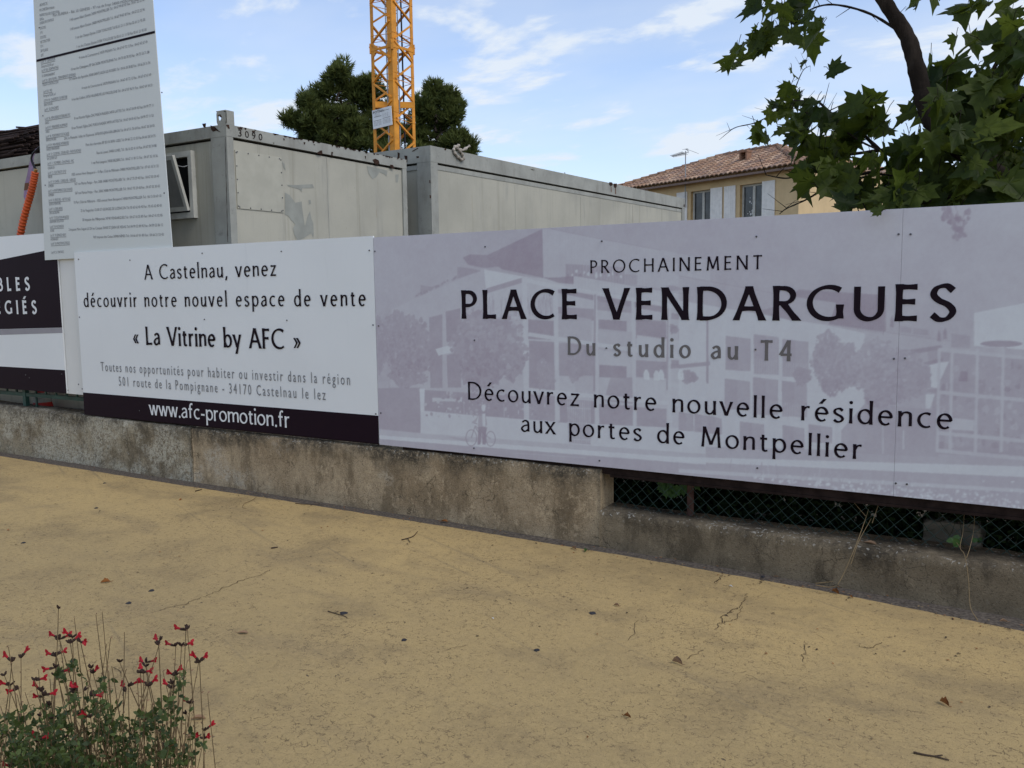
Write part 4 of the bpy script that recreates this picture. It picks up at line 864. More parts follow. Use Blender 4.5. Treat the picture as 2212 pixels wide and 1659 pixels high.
# access plate with rivets
m = MB(); m.box((Xc-.019, 5.447, 2.35), (Xc-.010, 6.0, 2.852)); m.build('access_plate', 'contd', c1)
for k in range(6):
    for a, b in ((5.447+.553*k/5, 2.835), (5.447+.553*k/5, 2.365), (5.458, 2.36+.48*k/5), (5.99, 2.36+.48*k/5)):
        pass
mr = MB()
for k in range(5):
    for a, b in ((5.47+.50*k/4, 2.838), (5.47+.50*k/4, 2.362), (5.458, 2.37+.46*k/4), (5.988, 2.37+.46*k/4)):
        mr.tube([(Xc-.011, a, b), (Xc-.006, a, b)], .006, 6)
mr.build('rivets', 'screw', c1)
# peeled paint: the old undercoat shows
for pts in ([(1003, 770), (1040, 790), (1085, 850), (1135, 840), (1140, 900), (1155, 1000), (1160, 1035), (1180, 960), (1200, 915), (1212, 980), (1226, 1010), (1230, 1100), (1225, 1130), (1210, 1090), (1165, 1120), (1105, 1150), (1080, 1110), (1065, 1050), (1085, 1020), (1050, 985), (1030, 955), (1003, 945)],
            [(1645, 562), (1750, 585), (1808, 600), (1800, 645), (1780, 625), (1745, 612), (1720, 650), (1690, 665), (1660, 625)], [(710, 470), (760, 470), (860, 500), (960, 512), (1000, 545), (1010, 600), (992, 575), (985, 545), (870, 515), (760, 490)],
            [(1020, 710), (1100, 712), (1220, 705), (1232, 735), (1140, 735), (1135, 768), (1115, 745), (1030, 722)], [(1188, 830), (1205, 828), (1208, 860), (1192, 862)], [(1870, 630), (1895, 628), (1890, 690), (1872, 690)]):
    patch(c1, 'bare_patch', 'under', s1w, pts)
for pts in ([(540, 238), (565, 240), (572, 272), (560, 268)], [(630, 258), (672, 262), (668, 278), (640, 272)], [(1280, 442), (1295, 440), (1298, 470), (1275, 472), (1250, 462)], [(1368, 452), (1382, 455), (1376, 470), (1380, 488), (1366, 480)], [(1690, 515), (1712, 505), (1740, 520), (1745, 545), (1728, 548), (1730, 560), (1705, 540)], [(1828, 552), (1850, 555), (1862, 580), (1845, 585), (1828, 572)], [(1630, 480), (1640, 490), (1634, 512)], [(1150, 375), (1165, 378), (1160, 395), (1152, 392)], [(1225, 392), (1240, 394), (1238, 402)], [(912, 378), (920, 380), (916, 392)], [(745, 285), (770, 290), (772, 300), (748, 297)], [(990, 345), (1000, 347), (1002, 362), (994, 360)]):
    patch(c1, 'rust_chip', 'rust', s1, pts)
for pts in ([(425, 245), (462, 255), (470, 285), (445, 295), (430, 275)], [(360, 232), (392, 228), (388, 262), (370, 258)], [(462, 258), (465, 262), (505, 300), (470, 285)]):
    patch(c1, 'rust_chip', 'rust', f1, [(x-6, y) for x, y in pts])
rsn = random.Random(3)
for k in range(46):   # chips along the upper arris and the post seams
    y = rsn.uniform(5.45, 7.85); p = [(0, rsn.uniform(-.002, .002)), (.02, .002)]; w, h = rsn.uniform(.01, .05), rsn.uniform(.006, .022)
    m = MB(); m.quad((Xc+.003, y, 3.056), (Xc+.003, y+w*.5, 3.056-h), (Xc+.003, y+w, 3.056-h*.6), (Xc+.003, y+w*1.2, 3.056)); m.build('rust_chip', 'rust', c1) 
m = MB(); m.box((Xc-.0185, 6.61, .5), (Xc-.0155, 6.616, 2.93)); m.build('panel_seam', 'frame', c1)
m = MB(); zt0 = onX(*z4(525, 318), Xc).z
pa0, pa1 = s1(640, 330), s1(828, 350)
font_text(m, '3 0 9 0', lambda u, v: Vector((Xc+.003, pa0.y+u, 2.972+v)), .062, pa1.y-pa0.y); m.build('stencil_number', 'beam', c1)
for pts in ([(1922, 520), (1931, 522), (1940, 1112), (1932, 1112)], [(534, 335), (536, 335), (557, 1160), (554, 1160)]):
    P_ = []; q0, q1, q2, q3 = pts
    for k in range(25): P_.append((q0[0]+(q3[0]-q0[0])*k/24+rnd(-2, 1), q0[1]+(q3[1]-q0[1])*k/24))
    for k in range(24, -1, -1): P_.append((q1[0]+(q2[0]-q1[0])*k/24+rnd(-1, 2), q1[1]+(q2[1]-q1[1])*k/24))
    patch(c1, 'rust_streak', 'strapb' if pts[0][0] > 1000 else 'grime_shade', s1w, P_)
# lifting eye on the corner: cheek plates round a hole
m = MB(); la, lb, lz0, lz1 = -6.0, -6.115, 3.0565, 3.165
hx, hz, hr = -6.078, 3.118, .022
ringp = [(hx+hr*math.cos(2*math.pi*k/16), hz+hr*1.25*math.sin(2*math.pi*k/16)) for k in range(16)]
outp = []
for k in range(16):
    a = 2*math.pi*k/16; dx, dz = math.cos(a), math.sin(a); sx_ = ((la-hx) if dx > 0 else (hx-lb))/max(abs(dx), 1e-6); sz_ = ((lz1-hz) if dz > 0 else (hz-lz0))/max(abs(dz), 1e-6); s = min(sx_, sz_); outp.append((hx+dx*s, hz+dz*s))
for y, fl in ((5.352, 1), (5.364, -1)):
    for k in range(16):
        a, b = k, (k+1) % 16; q = [(outp[a][0], y, outp[a][1]), (outp[b][0], y, outp[b][1]), (ringp[b][0], y, ringp[b][1]), (ringp[a][0], y, ringp[a][1])]
        m.quad(*(q if fl > 0 else q[::-1]))
for k in range(16):
    a, b = k, (k+1) % 16; m.quad((ringp[a][0], 5.352, ringp[a][1]), (ringp[b][0], 5.352, ringp[b][1]), (ringp[b][0], 5.364, ringp[b][1]), (ringp[a][0], 5.364, ringp[a][1]))
m.box((la-.012, 5.3645, lz0), (la, 5.445, lz1)); m.box((lb, 5.352, lz1+.0003), (la, 5.445, lz1+.010))
m.build('lifting_eye', 'frame', c1)
patch(c1, 'rust_chip', 'rust', lambda x, y: onX(*z4(x, y), Xc+.002), [(470, 165), (500, 158), (512, 185), (495, 180), (488, 172)])
# hopper window
w = MB(); wx0, wx1, wz0, wz1 = -7.45, -6.44, 2.285, 2.872
for a, b in (((wx0, Yc-.022, wz1-.05), (wx1, Yc+.030, wz1)), ((wx0, Yc-.022, wz0), (wx1, Yc+.030, wz0+.05)), ((wx1-.045, Yc-.0215, wz0+.0505), (wx1, Yc+.03, wz1-.0505)), ((wx0, Yc-.0215, wz0+.0505), (wx0+.045, Yc+.03, wz1-.0505))): w.box(a, b)
wf = w.build('window', 'white', c1)
m = MB(); m.box((wx0+.046, Yc+.0195, wz0+.051), (wx1-.046, Yc+.0215, wz1-.051)); m.build('opening', 'dark', wf)
hb, ht = Vector((0, Yc-.030, wz0+.065)), Vector((0, Yc-.165, wz1-.055)); dv = (ht-hb); Ls = dv.length; dv.normalize(); nv = Vector((1, 0, 0)).cross(dv)
axs = (Vector((1, 0, 0)), nv, dv); oo_ = Vector((wx0+.05, hb.y, hb.z)); SW = wx1-wx0-.10
m = MB(); m.box((.036, -.006, .04), (SW-.036, .006, Ls-.04), ax=axs, o=oo_); sh = m.build('sash', 'sash', wf)
m = MB()
for a, b in (((0, -.014, 0), (SW, .014, .038)), ((0, -.014, Ls-.038), (SW, .014, Ls)), ((0, -.0135, .0385), (.035, .0135, Ls-.0385)), ((SW-.035, -.0135, .0385), (SW, .0135, Ls-.0385))): m.box(a, b, ax=axs, o=oo_)
m.build('sash_frame', 'white', wf)
m = MB(); m.box((SW*.72, -.028, -.012), (SW+.01, -.0145, .012), ax=axs, o=oo_); m.tube([oo_+axs[0]*.2+axs[1]*-.02, oo_+axs[0]*SW*.75+axs[1]*-.02], .006, 6); m.build('stay_bar', 'cable', wf)
m = MB(); pA = oo_+axs[0]*(SW-.02)+dv*(Ls-.08); pB = Vector((wx1-.05, Yc+.01, wz1-.13)); pts = catmull([pA, pA.lerp(pB, .5)+Vector((0, 0, -.012)), pB, pB+Vector((.005, 0, -.12)), pB+Vector((0, 0, -.26))], 9)
for k, (a, b) in enumerate(zip(pts, pts[1:])): m.tube([a, b+(b-a)*.3], .0032 if k % 2 else .0048, 5)
m.build('chain', 'steel', wf)
# second container
d2 = Vector((.0465, .9989, 0)); c2o = Vector((-5.83, 8.1, 0))
c2 = container('site_container', 'larger smooth grey site container further back with a rope on its rail', c2o, Vector((-d2.y, d2.x, 0)), d2, 2.5, 7.43, .45, 3.225, .175, .20, .13, 0)
n2 = Vector((d2.y, -d2.x, 0))
def s2(x, y): return onP(*z6(x, y), c2o+n2*.003, n2)
m = MB(); m.box((.012, .12, 3.225-.175-.075), (.05, 7.3, 3.225-.175-.026), ax=(-n2, d2, Vector((0, 0, 1))), o=c2o); m.build('drip_rail', 'frame', c2)
m = MB(); m.box((.21, .012, 3.225-.175-.075), (2.3, .05, 3.225-.175-.026), ax=(-n2, d2, Vector((0, 0, 1))), o=c2o); m.build('drip_rail', 'frame', c2)
for pts in ([(1492, 362), (1512, 365), (1515, 380), (1503, 390), (1492, 378)], [(1520, 372), (1542, 372), (1540, 392), (1532, 405), (1522, 392)], [(438, 145), (448, 148), (446, 160), (436, 156)], [(340, 445), (350, 448), (350, 468), (342, 466)], [(338, 350), (346, 352), (346, 370), (340, 368)], [(1970, 505), (1976, 506), (1976, 522), (1968, 518)], [(985, 278), (1020, 286), (1000, 286)], [(1200, 300), (1215, 305), (1205, 307)]):
    patch(c2, 'rust_chip', 'rust', s2, pts)
for pts in ([(1503, 392), (1506, 392), (1508, 425), (1502, 424)], [(1530, 405), (1535, 406), (1535, 440), (1530, 438)]): patch(c2, 'rust_streak', 'strapb', s2, pts)
for yy in (1.75, 3.5, 5.25):
    m = MB(); m.box((.0165, yy, .5), (.0195, yy+.006, 2.95), ax=(-n2, d2, Vector((0, 0, 1))), o=c2o); m.build('panel_seam', 'frame', c2)
nf = -d2
def f2(x, y): return onP(*z5(x, y), c2o+nf*.004, nf)
for pts in ([(1230, 1430), (1250, 1440), (1248, 1490), (1225, 1500), (1232, 1460)], [(1292, 1462), (1322, 1465), (1320, 1525), (1310, 1530), (1300, 1490)], [(1405, 1470), (1430, 1468), (1432, 1482), (1410, 1486)], [(985, 1445), (1000, 1440), (998, 1462), (986, 1458)], [(1365, 1420), (1420, 1390), (1425, 1395), (1372, 1426)]): patch(c2, 'rust_chip', 'rust', f2, pts)
pts = [s2(x, y)+n2*.012 for x, y in ((525, 128), (495, 140), (492, 170), (520, 205), (550, 222), (545, 185), (520, 155), (510, 140), (545, 160), (590, 132))]
m = MB(); m.tube(catmull(pts, 7), [.016+.006*math.sin(k*1.3) for k in range(len(pts)*7-6)], 6); tag(m.build('rope', 'rope', smooth=True), 'frayed pale rope looped over the rail of the larger container', 'rope')

# purple sling, orange tube, cable, rebar on the left
def yl(x, y, Y=5.15): return onY(x, y, Y)
m = MB()
def ribbon(mb, P, w, Y, mi=0):
    Q = [onY(x, y, Y+o) for x, y, o in P]
    for k in range(len(Q)-1):
        wa, wb = (w if not isinstance(w, list) else w[k]), (w if not isinstance(w, list) else w[k+1])
        for dy in (0, .004):
            q = (Q[k]+Vector((-wa, dy, 0)), Q[k+1]+Vector((-wb, dy, 0)), Q[k+1]+Vector((wb, dy, 0)), Q[k]+Vector((wa, dy, 0)))
            mb.quad(*(q if dy == 0 else q[::-1]), mi=mi)
ribbon(m, [(84, 318, -.02), (78, 322, -.03), (70, 338, -.04), (67, 352, -.06), (62, 380, -.08), (58, 395, -.08)], [.01, .016, .02, .03, .034, .034], 5.3)
ribbon(m, [(58, 395, -.08), (56, 411, -.08)], .036, 5.3, 1); ribbon(m, [(56, 411, -.08), (55, 424, -.085), (57, 431, -.09), (64, 432, -.10), (68, 425, -.105), (69, 414, -.105), (65, 398, -.105), (67, 380, -.1), (72, 350, -.08)], [.036, .034, .03, .02, .02, .022, .022, .018, .012], 5.3)
tag(m.build('lifting_sling', ['strap', 'strapb']), 'purple webbing sling hanging beside the orange tube at the left', 'strap')
m = MB(); P = catmull([onY(x, y, 5.12) for x, y in ((76, 372), (72, 395), (66, 420), (58, 448), (50, 478), (44, 508))], 30)
m.tube(P, [.033+.0035*math.sin(k*.9) for k in range(len(P))], 12)
tb = tag(bpy.data.objects.new('corrugated_tube', None), 'orange corrugated conduit tube hanging behind the dark board', 'tube'); COL.objects.link(tb); m.build('sleeve', 'orange', tb, smooth=True)
m = MB(); m.tube([onY(76, 373, 5.12), onY(78, 366, 5.12)], .016, 10); m.build('end_fitting', 'brass', tb)
m = MB(); m.tube(catmull([onY(x, y, 5.2) for x, y in ((86, 317), (78, 325), (71, 332), (68, 342), (70, 352), (77, 365))], 6), .010, 8); tag(m.build('cable', 'cable', smooth=True), 'thin black cable curving above the orange tube', 'cable')
m = MB(); rs = random.Random(5)
for k in range(520):
    y = rs.uniform(5.75, 7.0); zr = rs.random()**.7; z = 3.07+zr*(.56+.12*math.sin(y*3)); xl = rs.uniform(-13.2, -10.0) if rs.random() < .5 else -14; xr = rs.uniform(-9.95, -9.6)
    tilt = rs.uniform(.02, .14)*zr; q0, q1 = Vector((xl, y+rs.uniform(-.1, .1), z+tilt*(xr-xl)*.28)), Vector((xr, y+rs.uniform(-.15, .15), max(3.065, z-tilt*.5)))
    m.tube([q0, q0.lerp(q1, .5)+Vector((0, 0, -.03*zr)), q1], rs.uniform(.009, .014), 5)
for k in range(16):
    x = -12.9+.16*k; m.tube([Vector((x, 5.6, 3.40+rs.uniform(0, .1))), Vector((x+.5, 7.3, 3.66+rs.uniform(0, .15)))], .012, 5)
tag(m.build('rebar_bundle', 'rebar'), 'heap of dark rusty reinforcing bars on the left container roof', 'rebar')

# ------------------------------------------------------------------ tower crane
cr = thing('tower_crane', 'yellow orange lattice tower crane mast rising behind the containers', 'crane')
zc = 29.0
pc = atd(853, 320, zc); cz = Vector((0, 0, 1)); vd = Vector((pc.x, pc.y, 0)).normalized(); sd_ = Vector((vd.y, -vd.x, 0))
half = (889-797)/2/F*zc/math.cos(0)*1.0; base = Vector((pc.x, pc.y, 0))+vd*.0
Lf, Nr, Rg, Fr = base-sd_*half+vd*half*.9, base, base+sd_*half+vd*half*.9, base+vd*half*1.85
ztop = 15.0
def leg(P, name='leg', w=.20):
    e1, e2 = [(q-P).normalized() for q in {id(Lf): (Nr, Fr), id(Nr): (Lf, Rg), id(Rg): (Nr, Fr), id(Fr): (Lf, Rg)}[id(P)]]
    m = MB()
    for a, b in ((e1, e2), (e2, e1)):
        m.box((0 if a is e1 else .0205, 0, .2), (w, .02, ztop), ax=(a, b, cz), o=P)
    return m.build(name, 'crane', cr)
leg(Nr, w=.215); leg(Lf, w=.125); leg(Rg, w=.125); leg(Fr, w=.125)
pz = atd(853, 300, zc).z; per = 1.28   # level of one joint line measured from the photo
zj = atd(853, 118*.677+40, zc).z
def zdy(y): return atd(853, y, zc).z
y0s = zdy(92)
for fi, (A, B, dark) in enumerate(((Lf, Nr, 0), (Nr, Rg, 0), (Rg, Fr, 1), (Fr, Lf, 1))):
    e = (B-A).normalized(); nrm = Vector((e.y, -e.x, 0)); m = MB(); z = y0s-per*9; k = 0
    while z < ztop-per:
        if z > .3:
            a, b = A+e*.09, B-e*.09
            m.beam(a+cz*(z+per*.98), b+cz*(z+per*.56), .05, .075, upv=nrm); m.beam(b+cz*(z+per*.48), a+cz*(z+per*.04), .05, .075, upv=nrm)
        z += per
    m.build('diagonal_bracing', 'crane', cr)
    m = MB(); z = y0s-per*9
    while z < ztop-per:
        if z > .3:
            for o_ in (0, .22): m.tube([A+cz*(z+o_+.04), B+cz*(z+o_-.02)], .011, 5)
        z += per/1.0
    m.build('tie_rods', 'crane', cr)
for zz, gus in ((zdy(105), 1), (zdy(105)+5.5, 1)):
    m = MB()
    for A, B in ((Lf, Nr), (Nr, Rg), (Rg, Fr), (Fr, Lf)):
        m.beam(A+cz*zz, B+cz*zz, .05, .08)
        e = (B-A).normalized()
        for P, s in ((A, 1), (B, -1)):
            q = P+cz*zz+Vector((e.y, -e.x, 0))*.012; m.quad(q+e*s*.03+cz*.30, q+e*s*.26+cz*.05, q+e*s*.26-cz*.05, q+e*s*.03-cz*.34)
    m.build('joint_collar', 'crane', cr)
    for P in (Lf, Nr, Rg, Fr):
        m = MB(); e = (P-(Lf+Rg)/2).normalized(); m.box((-.05, -.04, -.16), (.025, .04, .16), ax=(e, Vector((e.y, -e.x, 0)), cz), o=P+cz*(zz+.05)+e*.02); m.tube([P+cz*(zz+.1)+e*.02, P+cz*(zz+.1)+e*.06], .025, 8); m.build('coupling', 'crane', cr)
zp = zdy(222)
m = MB(); ctr = (Lf+Rg)/2+(Fr-Lf)*0
m.box((-half*.85, -half*.2, 0), (half*.95, half*.85, .05), ax=(sd_, vd, cz), o=ctr+cz*zp-vd*half*.3); m.box((-half*.86, -half*.22, -.14), (half*.96, -half*.18, .06), ax=(sd_, vd, cz), o=ctr+cz*zp-vd*half*.3); m.build('platform', 'crane', cr)
m = MB()
for s in (-1, 1): m.tube([ctr+sd_*s*.2+vd*.35+cz*.3, ctr+sd_*s*.2+vd*.35+cz*ztop], .018, 5)
z = .5
while z < ztop: m.tube([ctr-sd_*.2+vd*.35+cz*z, ctr+sd_*.2+vd*.35+cz*z], .012, 5); z += .3
m.build('ladder', 'steel', cr)
m = MB(); m.tube([ctr+sd_*half*.52+cz*.3, ctr+sd_*half*.44+cz*ztop], .028, 6); m.build('power_cable', 'cable', cr)
m = MB()
for s in (-1, 1): m.tube([Nr+sd_*s*.19+vd*.2+cz*.3, Nr+sd_*s*.19+vd*.2+cz*zdy(60)], .022, 5)
m.build('conduit', 'steel', cr)
e = (Nr-Lf).normalized(); nn = Vector((e.y, -e.x, 0)); nn = nn if nn.dot(vd) < 0 else -nn; pl0 = Lf+nn*.06
def q5(x, y): return onP(*z5(x, y), pl0, nn)
TL, BL, BR = q5(990, 1040), q5(1002, 1215), q5(1180, 1172); bu = (BR-BL); bw = bu.length; bu.normalize(); bv = (TL-BL); bh = bv.length; bv.normalize()
m = MB(); m.box((0, 0, 0), (bw, .02, bh), ax=(bu, -nn, bv), o=BL); sb = m.build('notice_board', 'board', cr)
m = MB(); font_text(m, 'POTAIN', lambda u, v: BL+nn*.006+bu*(bw*.06+u)+bv*(bh*.80+v), bh*.13, bw*.58); m.build('lettering', 'ink', sb)
m = MB()
def fr(a, b, c, d): m.quad(*[BL+nn*.006+bu*bw*x+bv*bh*y for x, y in ((a, b), (c, b), (c, d), (a, d))])
fr(.66, .845, .90, .862); fr(.10, .60, .48, .622); fr(.06, .40, .46, .418); fr(.54, .44, .94, .458)
for k in range(5): fr(.10+.08*k, .12, .105+.08*k, .36); fr(.56+.08*k, .14, .565+.08*k, .40)
for k in range(4): fr(.06, .15+.06*k, .46, .155+.06*k); fr(.54, .17+.06*k, .94, .175+.06*k); fr(.14, .64+.035*k, .40, .645+.035*k)
for k in range(3): fr(.54, .52+.07*k, .90, .524+.07*k); fr(.56+.12*k, .52, .565+.12*k, .74)
m.build('load_table', 'ink_grey', sb)

# ------------------------------------------------------------------ pines
def clump(mb, c, r, n, L, w, rs, up_=.35, flat=.75, tone=0.0):
    for k in range(n):
        d = Vector((rs.gauss(0, 1), rs.gauss(0, 1), rs.gauss(0, 1))).normalized(); p = c+Vector((d.x, d.y, d.z*flat))*r*rs.uniform(.35, 1)**.6
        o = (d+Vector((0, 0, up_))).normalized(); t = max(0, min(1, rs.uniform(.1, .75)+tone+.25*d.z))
        for j in range(3):
            e = (o+Vector((rs.gauss(0, .45), rs.gauss(0, .45), rs.gauss(0, .45)))).normalized(); s = e.orthogonal().normalized()
            s = (s*math.cos(j*2.1)+e.cross(s)*math.sin(j*2.1))*w; mb.quad(p-s, p+s, p+e*L, tint=t)
def pine(label, cx, base_y, zc, blobs, seed):
    rs = random.Random(seed); t = thing('pine_tree', label, 'tree', 'pines behind the crane')
    m = MB(); f = MB()
    g0 = atd(cx, 560, zc); g0.z = .1; tops = []
    for x, y, r, dz in blobs:
        c = atd(x, y, zc+dz); R_ = r/F*zc; tops.append((c, R_))
        nsub = int(5+R_*R_*9)
        for k in range(nsub):
            d = Vector((rs.gauss(0, 1), rs.gauss(0, 1), rs.gauss(0, 1))).normalized(); cc = c+d*R_*rs.uniform(.2, .9); rr = rs.uniform(.30, .55)
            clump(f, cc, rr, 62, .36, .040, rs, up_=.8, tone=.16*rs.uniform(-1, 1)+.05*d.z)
    top = max(c.z for c, r in tops); tp_ = Vector((g0.x, g0.y, top))
    tp_.z -= 1.2; m.tube([g0, g0.lerp(tp_, .5)+Vector((.2, .6, 0)), tp_+Vector((0, .5, 0))], [.32, .20, .04], 8)
    for c, r in tops:
        a = Vector((g0.x+.1, g0.y, max(1.5, c.z-1.4))); m.tube([a, a.lerp(c, .25)+Vector((0, .1, .1)), a.lerp(c, .45)+Vector((0, .3, 0))], [.08, .05, .02], 6)
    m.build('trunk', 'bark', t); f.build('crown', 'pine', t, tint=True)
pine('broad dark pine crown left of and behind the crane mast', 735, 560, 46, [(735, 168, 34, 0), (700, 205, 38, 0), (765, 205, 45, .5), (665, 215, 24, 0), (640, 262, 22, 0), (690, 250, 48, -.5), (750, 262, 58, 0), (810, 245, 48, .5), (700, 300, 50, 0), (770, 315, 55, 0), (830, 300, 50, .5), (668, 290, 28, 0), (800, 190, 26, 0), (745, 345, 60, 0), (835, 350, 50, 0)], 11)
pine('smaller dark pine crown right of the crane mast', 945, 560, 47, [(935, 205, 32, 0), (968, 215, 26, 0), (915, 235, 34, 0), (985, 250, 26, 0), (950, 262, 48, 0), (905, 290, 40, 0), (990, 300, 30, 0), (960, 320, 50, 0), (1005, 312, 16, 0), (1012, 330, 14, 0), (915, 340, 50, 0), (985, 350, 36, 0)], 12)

# ------------------------------------------------------------------ house
ho = thing('house', 'ochre rendered house with a tiled hip roof and white shutters', 'house')
ZE = 5.7
Pr = EYEP+ray(1724.6, 353.7)*((ZE-EYE)/ray(1724.6, 353.7).z); Pl = EYEP+ray(1378.6, 404.7)*((ZE-EYE)/ray(1378.6, 404.7).z)
hu = (Pl-Pr).normalized(); hn = Vector((hu.y, -hu.x, 0)); hn = hn if hn.y < 0 else -hn; hb_ = -hn; Z1 = Vector((0, 0, 1))
HL, HW, SL, OV = 9.9, 7.2, .375, .32
A0 = Pr-hu*OV*.4+hb_*OV; wallL, wallW = HL-OV*1.2, HW-2*OV
def hp(a, b, z): return Vector((Pr.x, Pr.y, 0))+hu*a+hb_*b+Z1*z
def fa(x, y):   # a zoomed photo point met with the facade wall -> (along, z)
    p = onP(1287.6+.2757*x, 271+.2757*y, hp(0, OV, 0), hn); w = p-hp(0, OV, 0); return w.dot(hu), p.z
wins = []
for tl, br, in (((742, 515), (905, 742)), ((1128, 465), (1312, 718))):
    a1, zt = fa(*tl); a0, _ = fa(br[0], br[1]); zb = 4.06; wins.append((a0, a1, zb, 5.29))
aR = OV*.6; aL = HL-OV
m = MB(); cuts = sorted([aR]+[v for w_ in wins for v in w_[:2]]+[aL])
def fq(a0, a1, z0, z1): m.quad(hp(a1, OV, z0), hp(a0, OV, z0), hp(a0, OV, z1), hp(a1, OV, z1))
for a, b in zip(cuts, cuts[1:]):
    w_ = [q for q in wins if q[0] <= a+1e-6 and q[1] >= b-1e-6]
    if w_: fq(a, b, 0, w_[0][2]); fq(a, b, w_[0][3], ZE+.1)
    else: fq(a, b, 0, ZE+.1)
for a, b, c_, d_ in ((aR, OV, aR, HW-OV), (aR, HW-OV, aL, HW-OV), (aL, HW-OV, aL, OV)): m.quad(hp(a, b, 0), hp(c_, d_, 0), hp(c_, d_, ZE+.1), hp(a, b, ZE+.1))
m.build('wall', 'ochre', ho)
for i, (a0, a1, zb, zt) in enumerate(wins):
    m = MB(); dp = .20
    for q in ((hp(a0, OV, zb), hp(a0, OV+dp, zb), hp(a0, OV+dp, zt), hp(a0, OV, zt)), (hp(a1, OV, zt), hp(a1, OV+dp, zt), hp(a1, OV+dp, zb), hp(a1, OV, zb)), (hp(a0, OV, zt), hp(a0, OV+dp, zt), hp(a1, OV+dp, zt), hp(a1, OV, zt)), (hp(a1, OV, zb), hp(a1, OV+dp, zb), hp(a0, OV+dp, zb), hp(a0, OV, zb))): m.quad(*q)
    wo = m.build('window', 'reveal', ho); ax = (hu, hb_, Z1); o0 = hp(0, 0, 0); fy = OV+.13; m = MB(); mid = (a0+a1)/2
    for b0, b1, c0, c1 in ((a0, a1, zt-.07, zt), (a0, a1, zb, zb+.08), (a0, a0+.075, zb+.0805, zt-.0705), (a1-.075, a1, zb+.0805, zt-.0705), (mid-.055, mid+.055, zb+.0805, zt-.0705)): m.box((b0, fy, c0), (b1, fy+.06, c1), ax=ax, o=o0)
    m.build('frame', 'white', wo)
    m = MB(); m.box((a0+.06, fy+.03, zb+.07), (a1-.06, fy+.04, zt-.06), ax=ax, o=o0); m.build('pane', 'glass', wo)
    m = MB(); m.box((a0-.03, OV-.05, zb-.06), (a1+.03, OV+.13, zb-.002), ax=ax, o=o0); m.build('sill', 'white', wo)
    if i == 1:
        m = MB()
        for q in range(9):
            x, z = (a1-.2-rnd(0, .32), zb+rnd(.15, .85)); s = rnd(.02, .05); m.quad(*[hp(x+s*c, fy+.027, z+s*d) for c, d in ((1, 0), (0, -1), (-1, 0), (0, 1))])
        m.build('paper_stickers', 'paper', wo)
for s0, s1_ in ((fa(1000, 0)[0], fa(907, 0)[0]), (fa(1105, 0)[0], fa(1015, 0)[0]), (fa(1415, 0)[0], fa(1314, 0)[0]), (fa(723, 0)[0], fa(640, 0)[0])):
    m = MB(); n_ = 5; wd_ = (s1_-s0)/n_
    for k in range(n_): m.box((s0+wd_*k+.002, OV-.045, 4.03), (s0+wd_*(k+1)-.002, OV-.018, 5.31), ax=(hu, hb_, Z1), o=hp(0, 0, 0))
    for zz in (4.2, 5.12): m.box((s0+.02, OV-.018+.0005, zz), (s1_-.02, OV-.002, zz+.08), ax=(hu, hb_, Z1), o=hp(0, 0, 0))
    m.build('shutter', 'shutter', ho)
m = MB(); m.box((-.05, -.06, ZE-.14), (HL, .02, ZE-.075), ax=(hu, hb_, Z1), o=hp(0, 0, 0)); m.box((.0, .021, ZE-.075), (HL-.1, OV-.001, ZE-.055), ax=(hu, hb_, Z1), o=hp(0, 0, 0)); m.build('gutter', 'gutterm', ho)
# barrel tile roof
TP, TR = .215, .36
tcol = [(.33, .195, .125), (.40, .26, .17), (.29, .185, .13), (.45, .31, .21), (.26, .18, .14), (.36, .22, .135)]
def slope(org, du, db, Lx, Wy, full):
    m = MB(); rs = random.Random(2); rows = int(Wy/TR)+1; ncol = int(Lx/TP)+1
    for r in range(rows):
        for c in range(ncol):
            col = Vector(tcol[rs.randrange(6)])*rs.uniform(.8, 1.15)
            for s in range(6):
                x0, x1 = (c+s/6)*TP, (c+(s+1)/6)*TP; b0, b1 = r*TR, min((r+1)*TR+.02, Wy)
                xm = (x0+x1)/2; bm_ = (b0+b1)/2
                if xm < bm_*full or xm > Lx-bm_*full: continue
                def hh(x): return .055*abs(math.sin(math.pi*x/TP))**.8
                def pt(x, b, lift): return org+du*x+db*b+Z1*(b*SL+hh(x)+lift)
                q = (pt(x0, b0, .028), pt(x0, b1, 0), pt(x1, b1, 0), pt(x1, b0, .028))
                m.quad(*q, tint=tuple(col))
                m.quad(pt(x0, b0, .028), pt(x1, b0, .028), pt(x1, b0, -.01), pt(x0, b0, -.01), tint=tuple(col*.8))
    return m
R0 = hp(0, 0, ZE)
rf = slope(R0, hu, hb_, HL, HW/2, 1.0).build('roof', 'tile', ho, tint=True)
slope(hp(0, HW, ZE), -hb_, hu, HW, HW/2, 1.0).build('roof_end', 'tile', ho, tint=True)
slope(hp(HL, 0, ZE), hb_, -hu, HW, HW/2, 1.0).build('roof_end', 'tile', ho, tint=True)
slope(hp(HL, HW, ZE), -hu, -hb_, HL, HW/2, 1.0).build('roof', 'tile', ho, tint=True)
m = MB(); hz_ = SL*HW/2
for a, b in ((hp(0, 0, ZE), hp(HW/2, HW/2, ZE+hz_)), (hp(HL, 0, ZE), hp(HL-HW/2, HW/2, ZE+hz_)), (hp(0, HW, ZE), hp(HW/2, HW/2, ZE+hz_)), (hp(HL, HW, ZE), hp(HL-HW/2, HW/2, ZE+hz_)), (hp(HW/2, HW/2, ZE+hz_), hp(HL-HW/2, HW/2, ZE+hz_))):
    n_ = int((b-a).length/.33)
    for k in range(n_):
        p, q = a.lerp(b, k/n_), a.lerp(b, (k+1.12)/n_); m.tube([p+Z1*.05, q+Z1*.03], [.105, .085], 8, tint=tuple(Vector(tcol[random.randrange(6)])*rnd(.75, 1.1)))
m.build('ridge_tiles', 'tile', ho, tint=True)
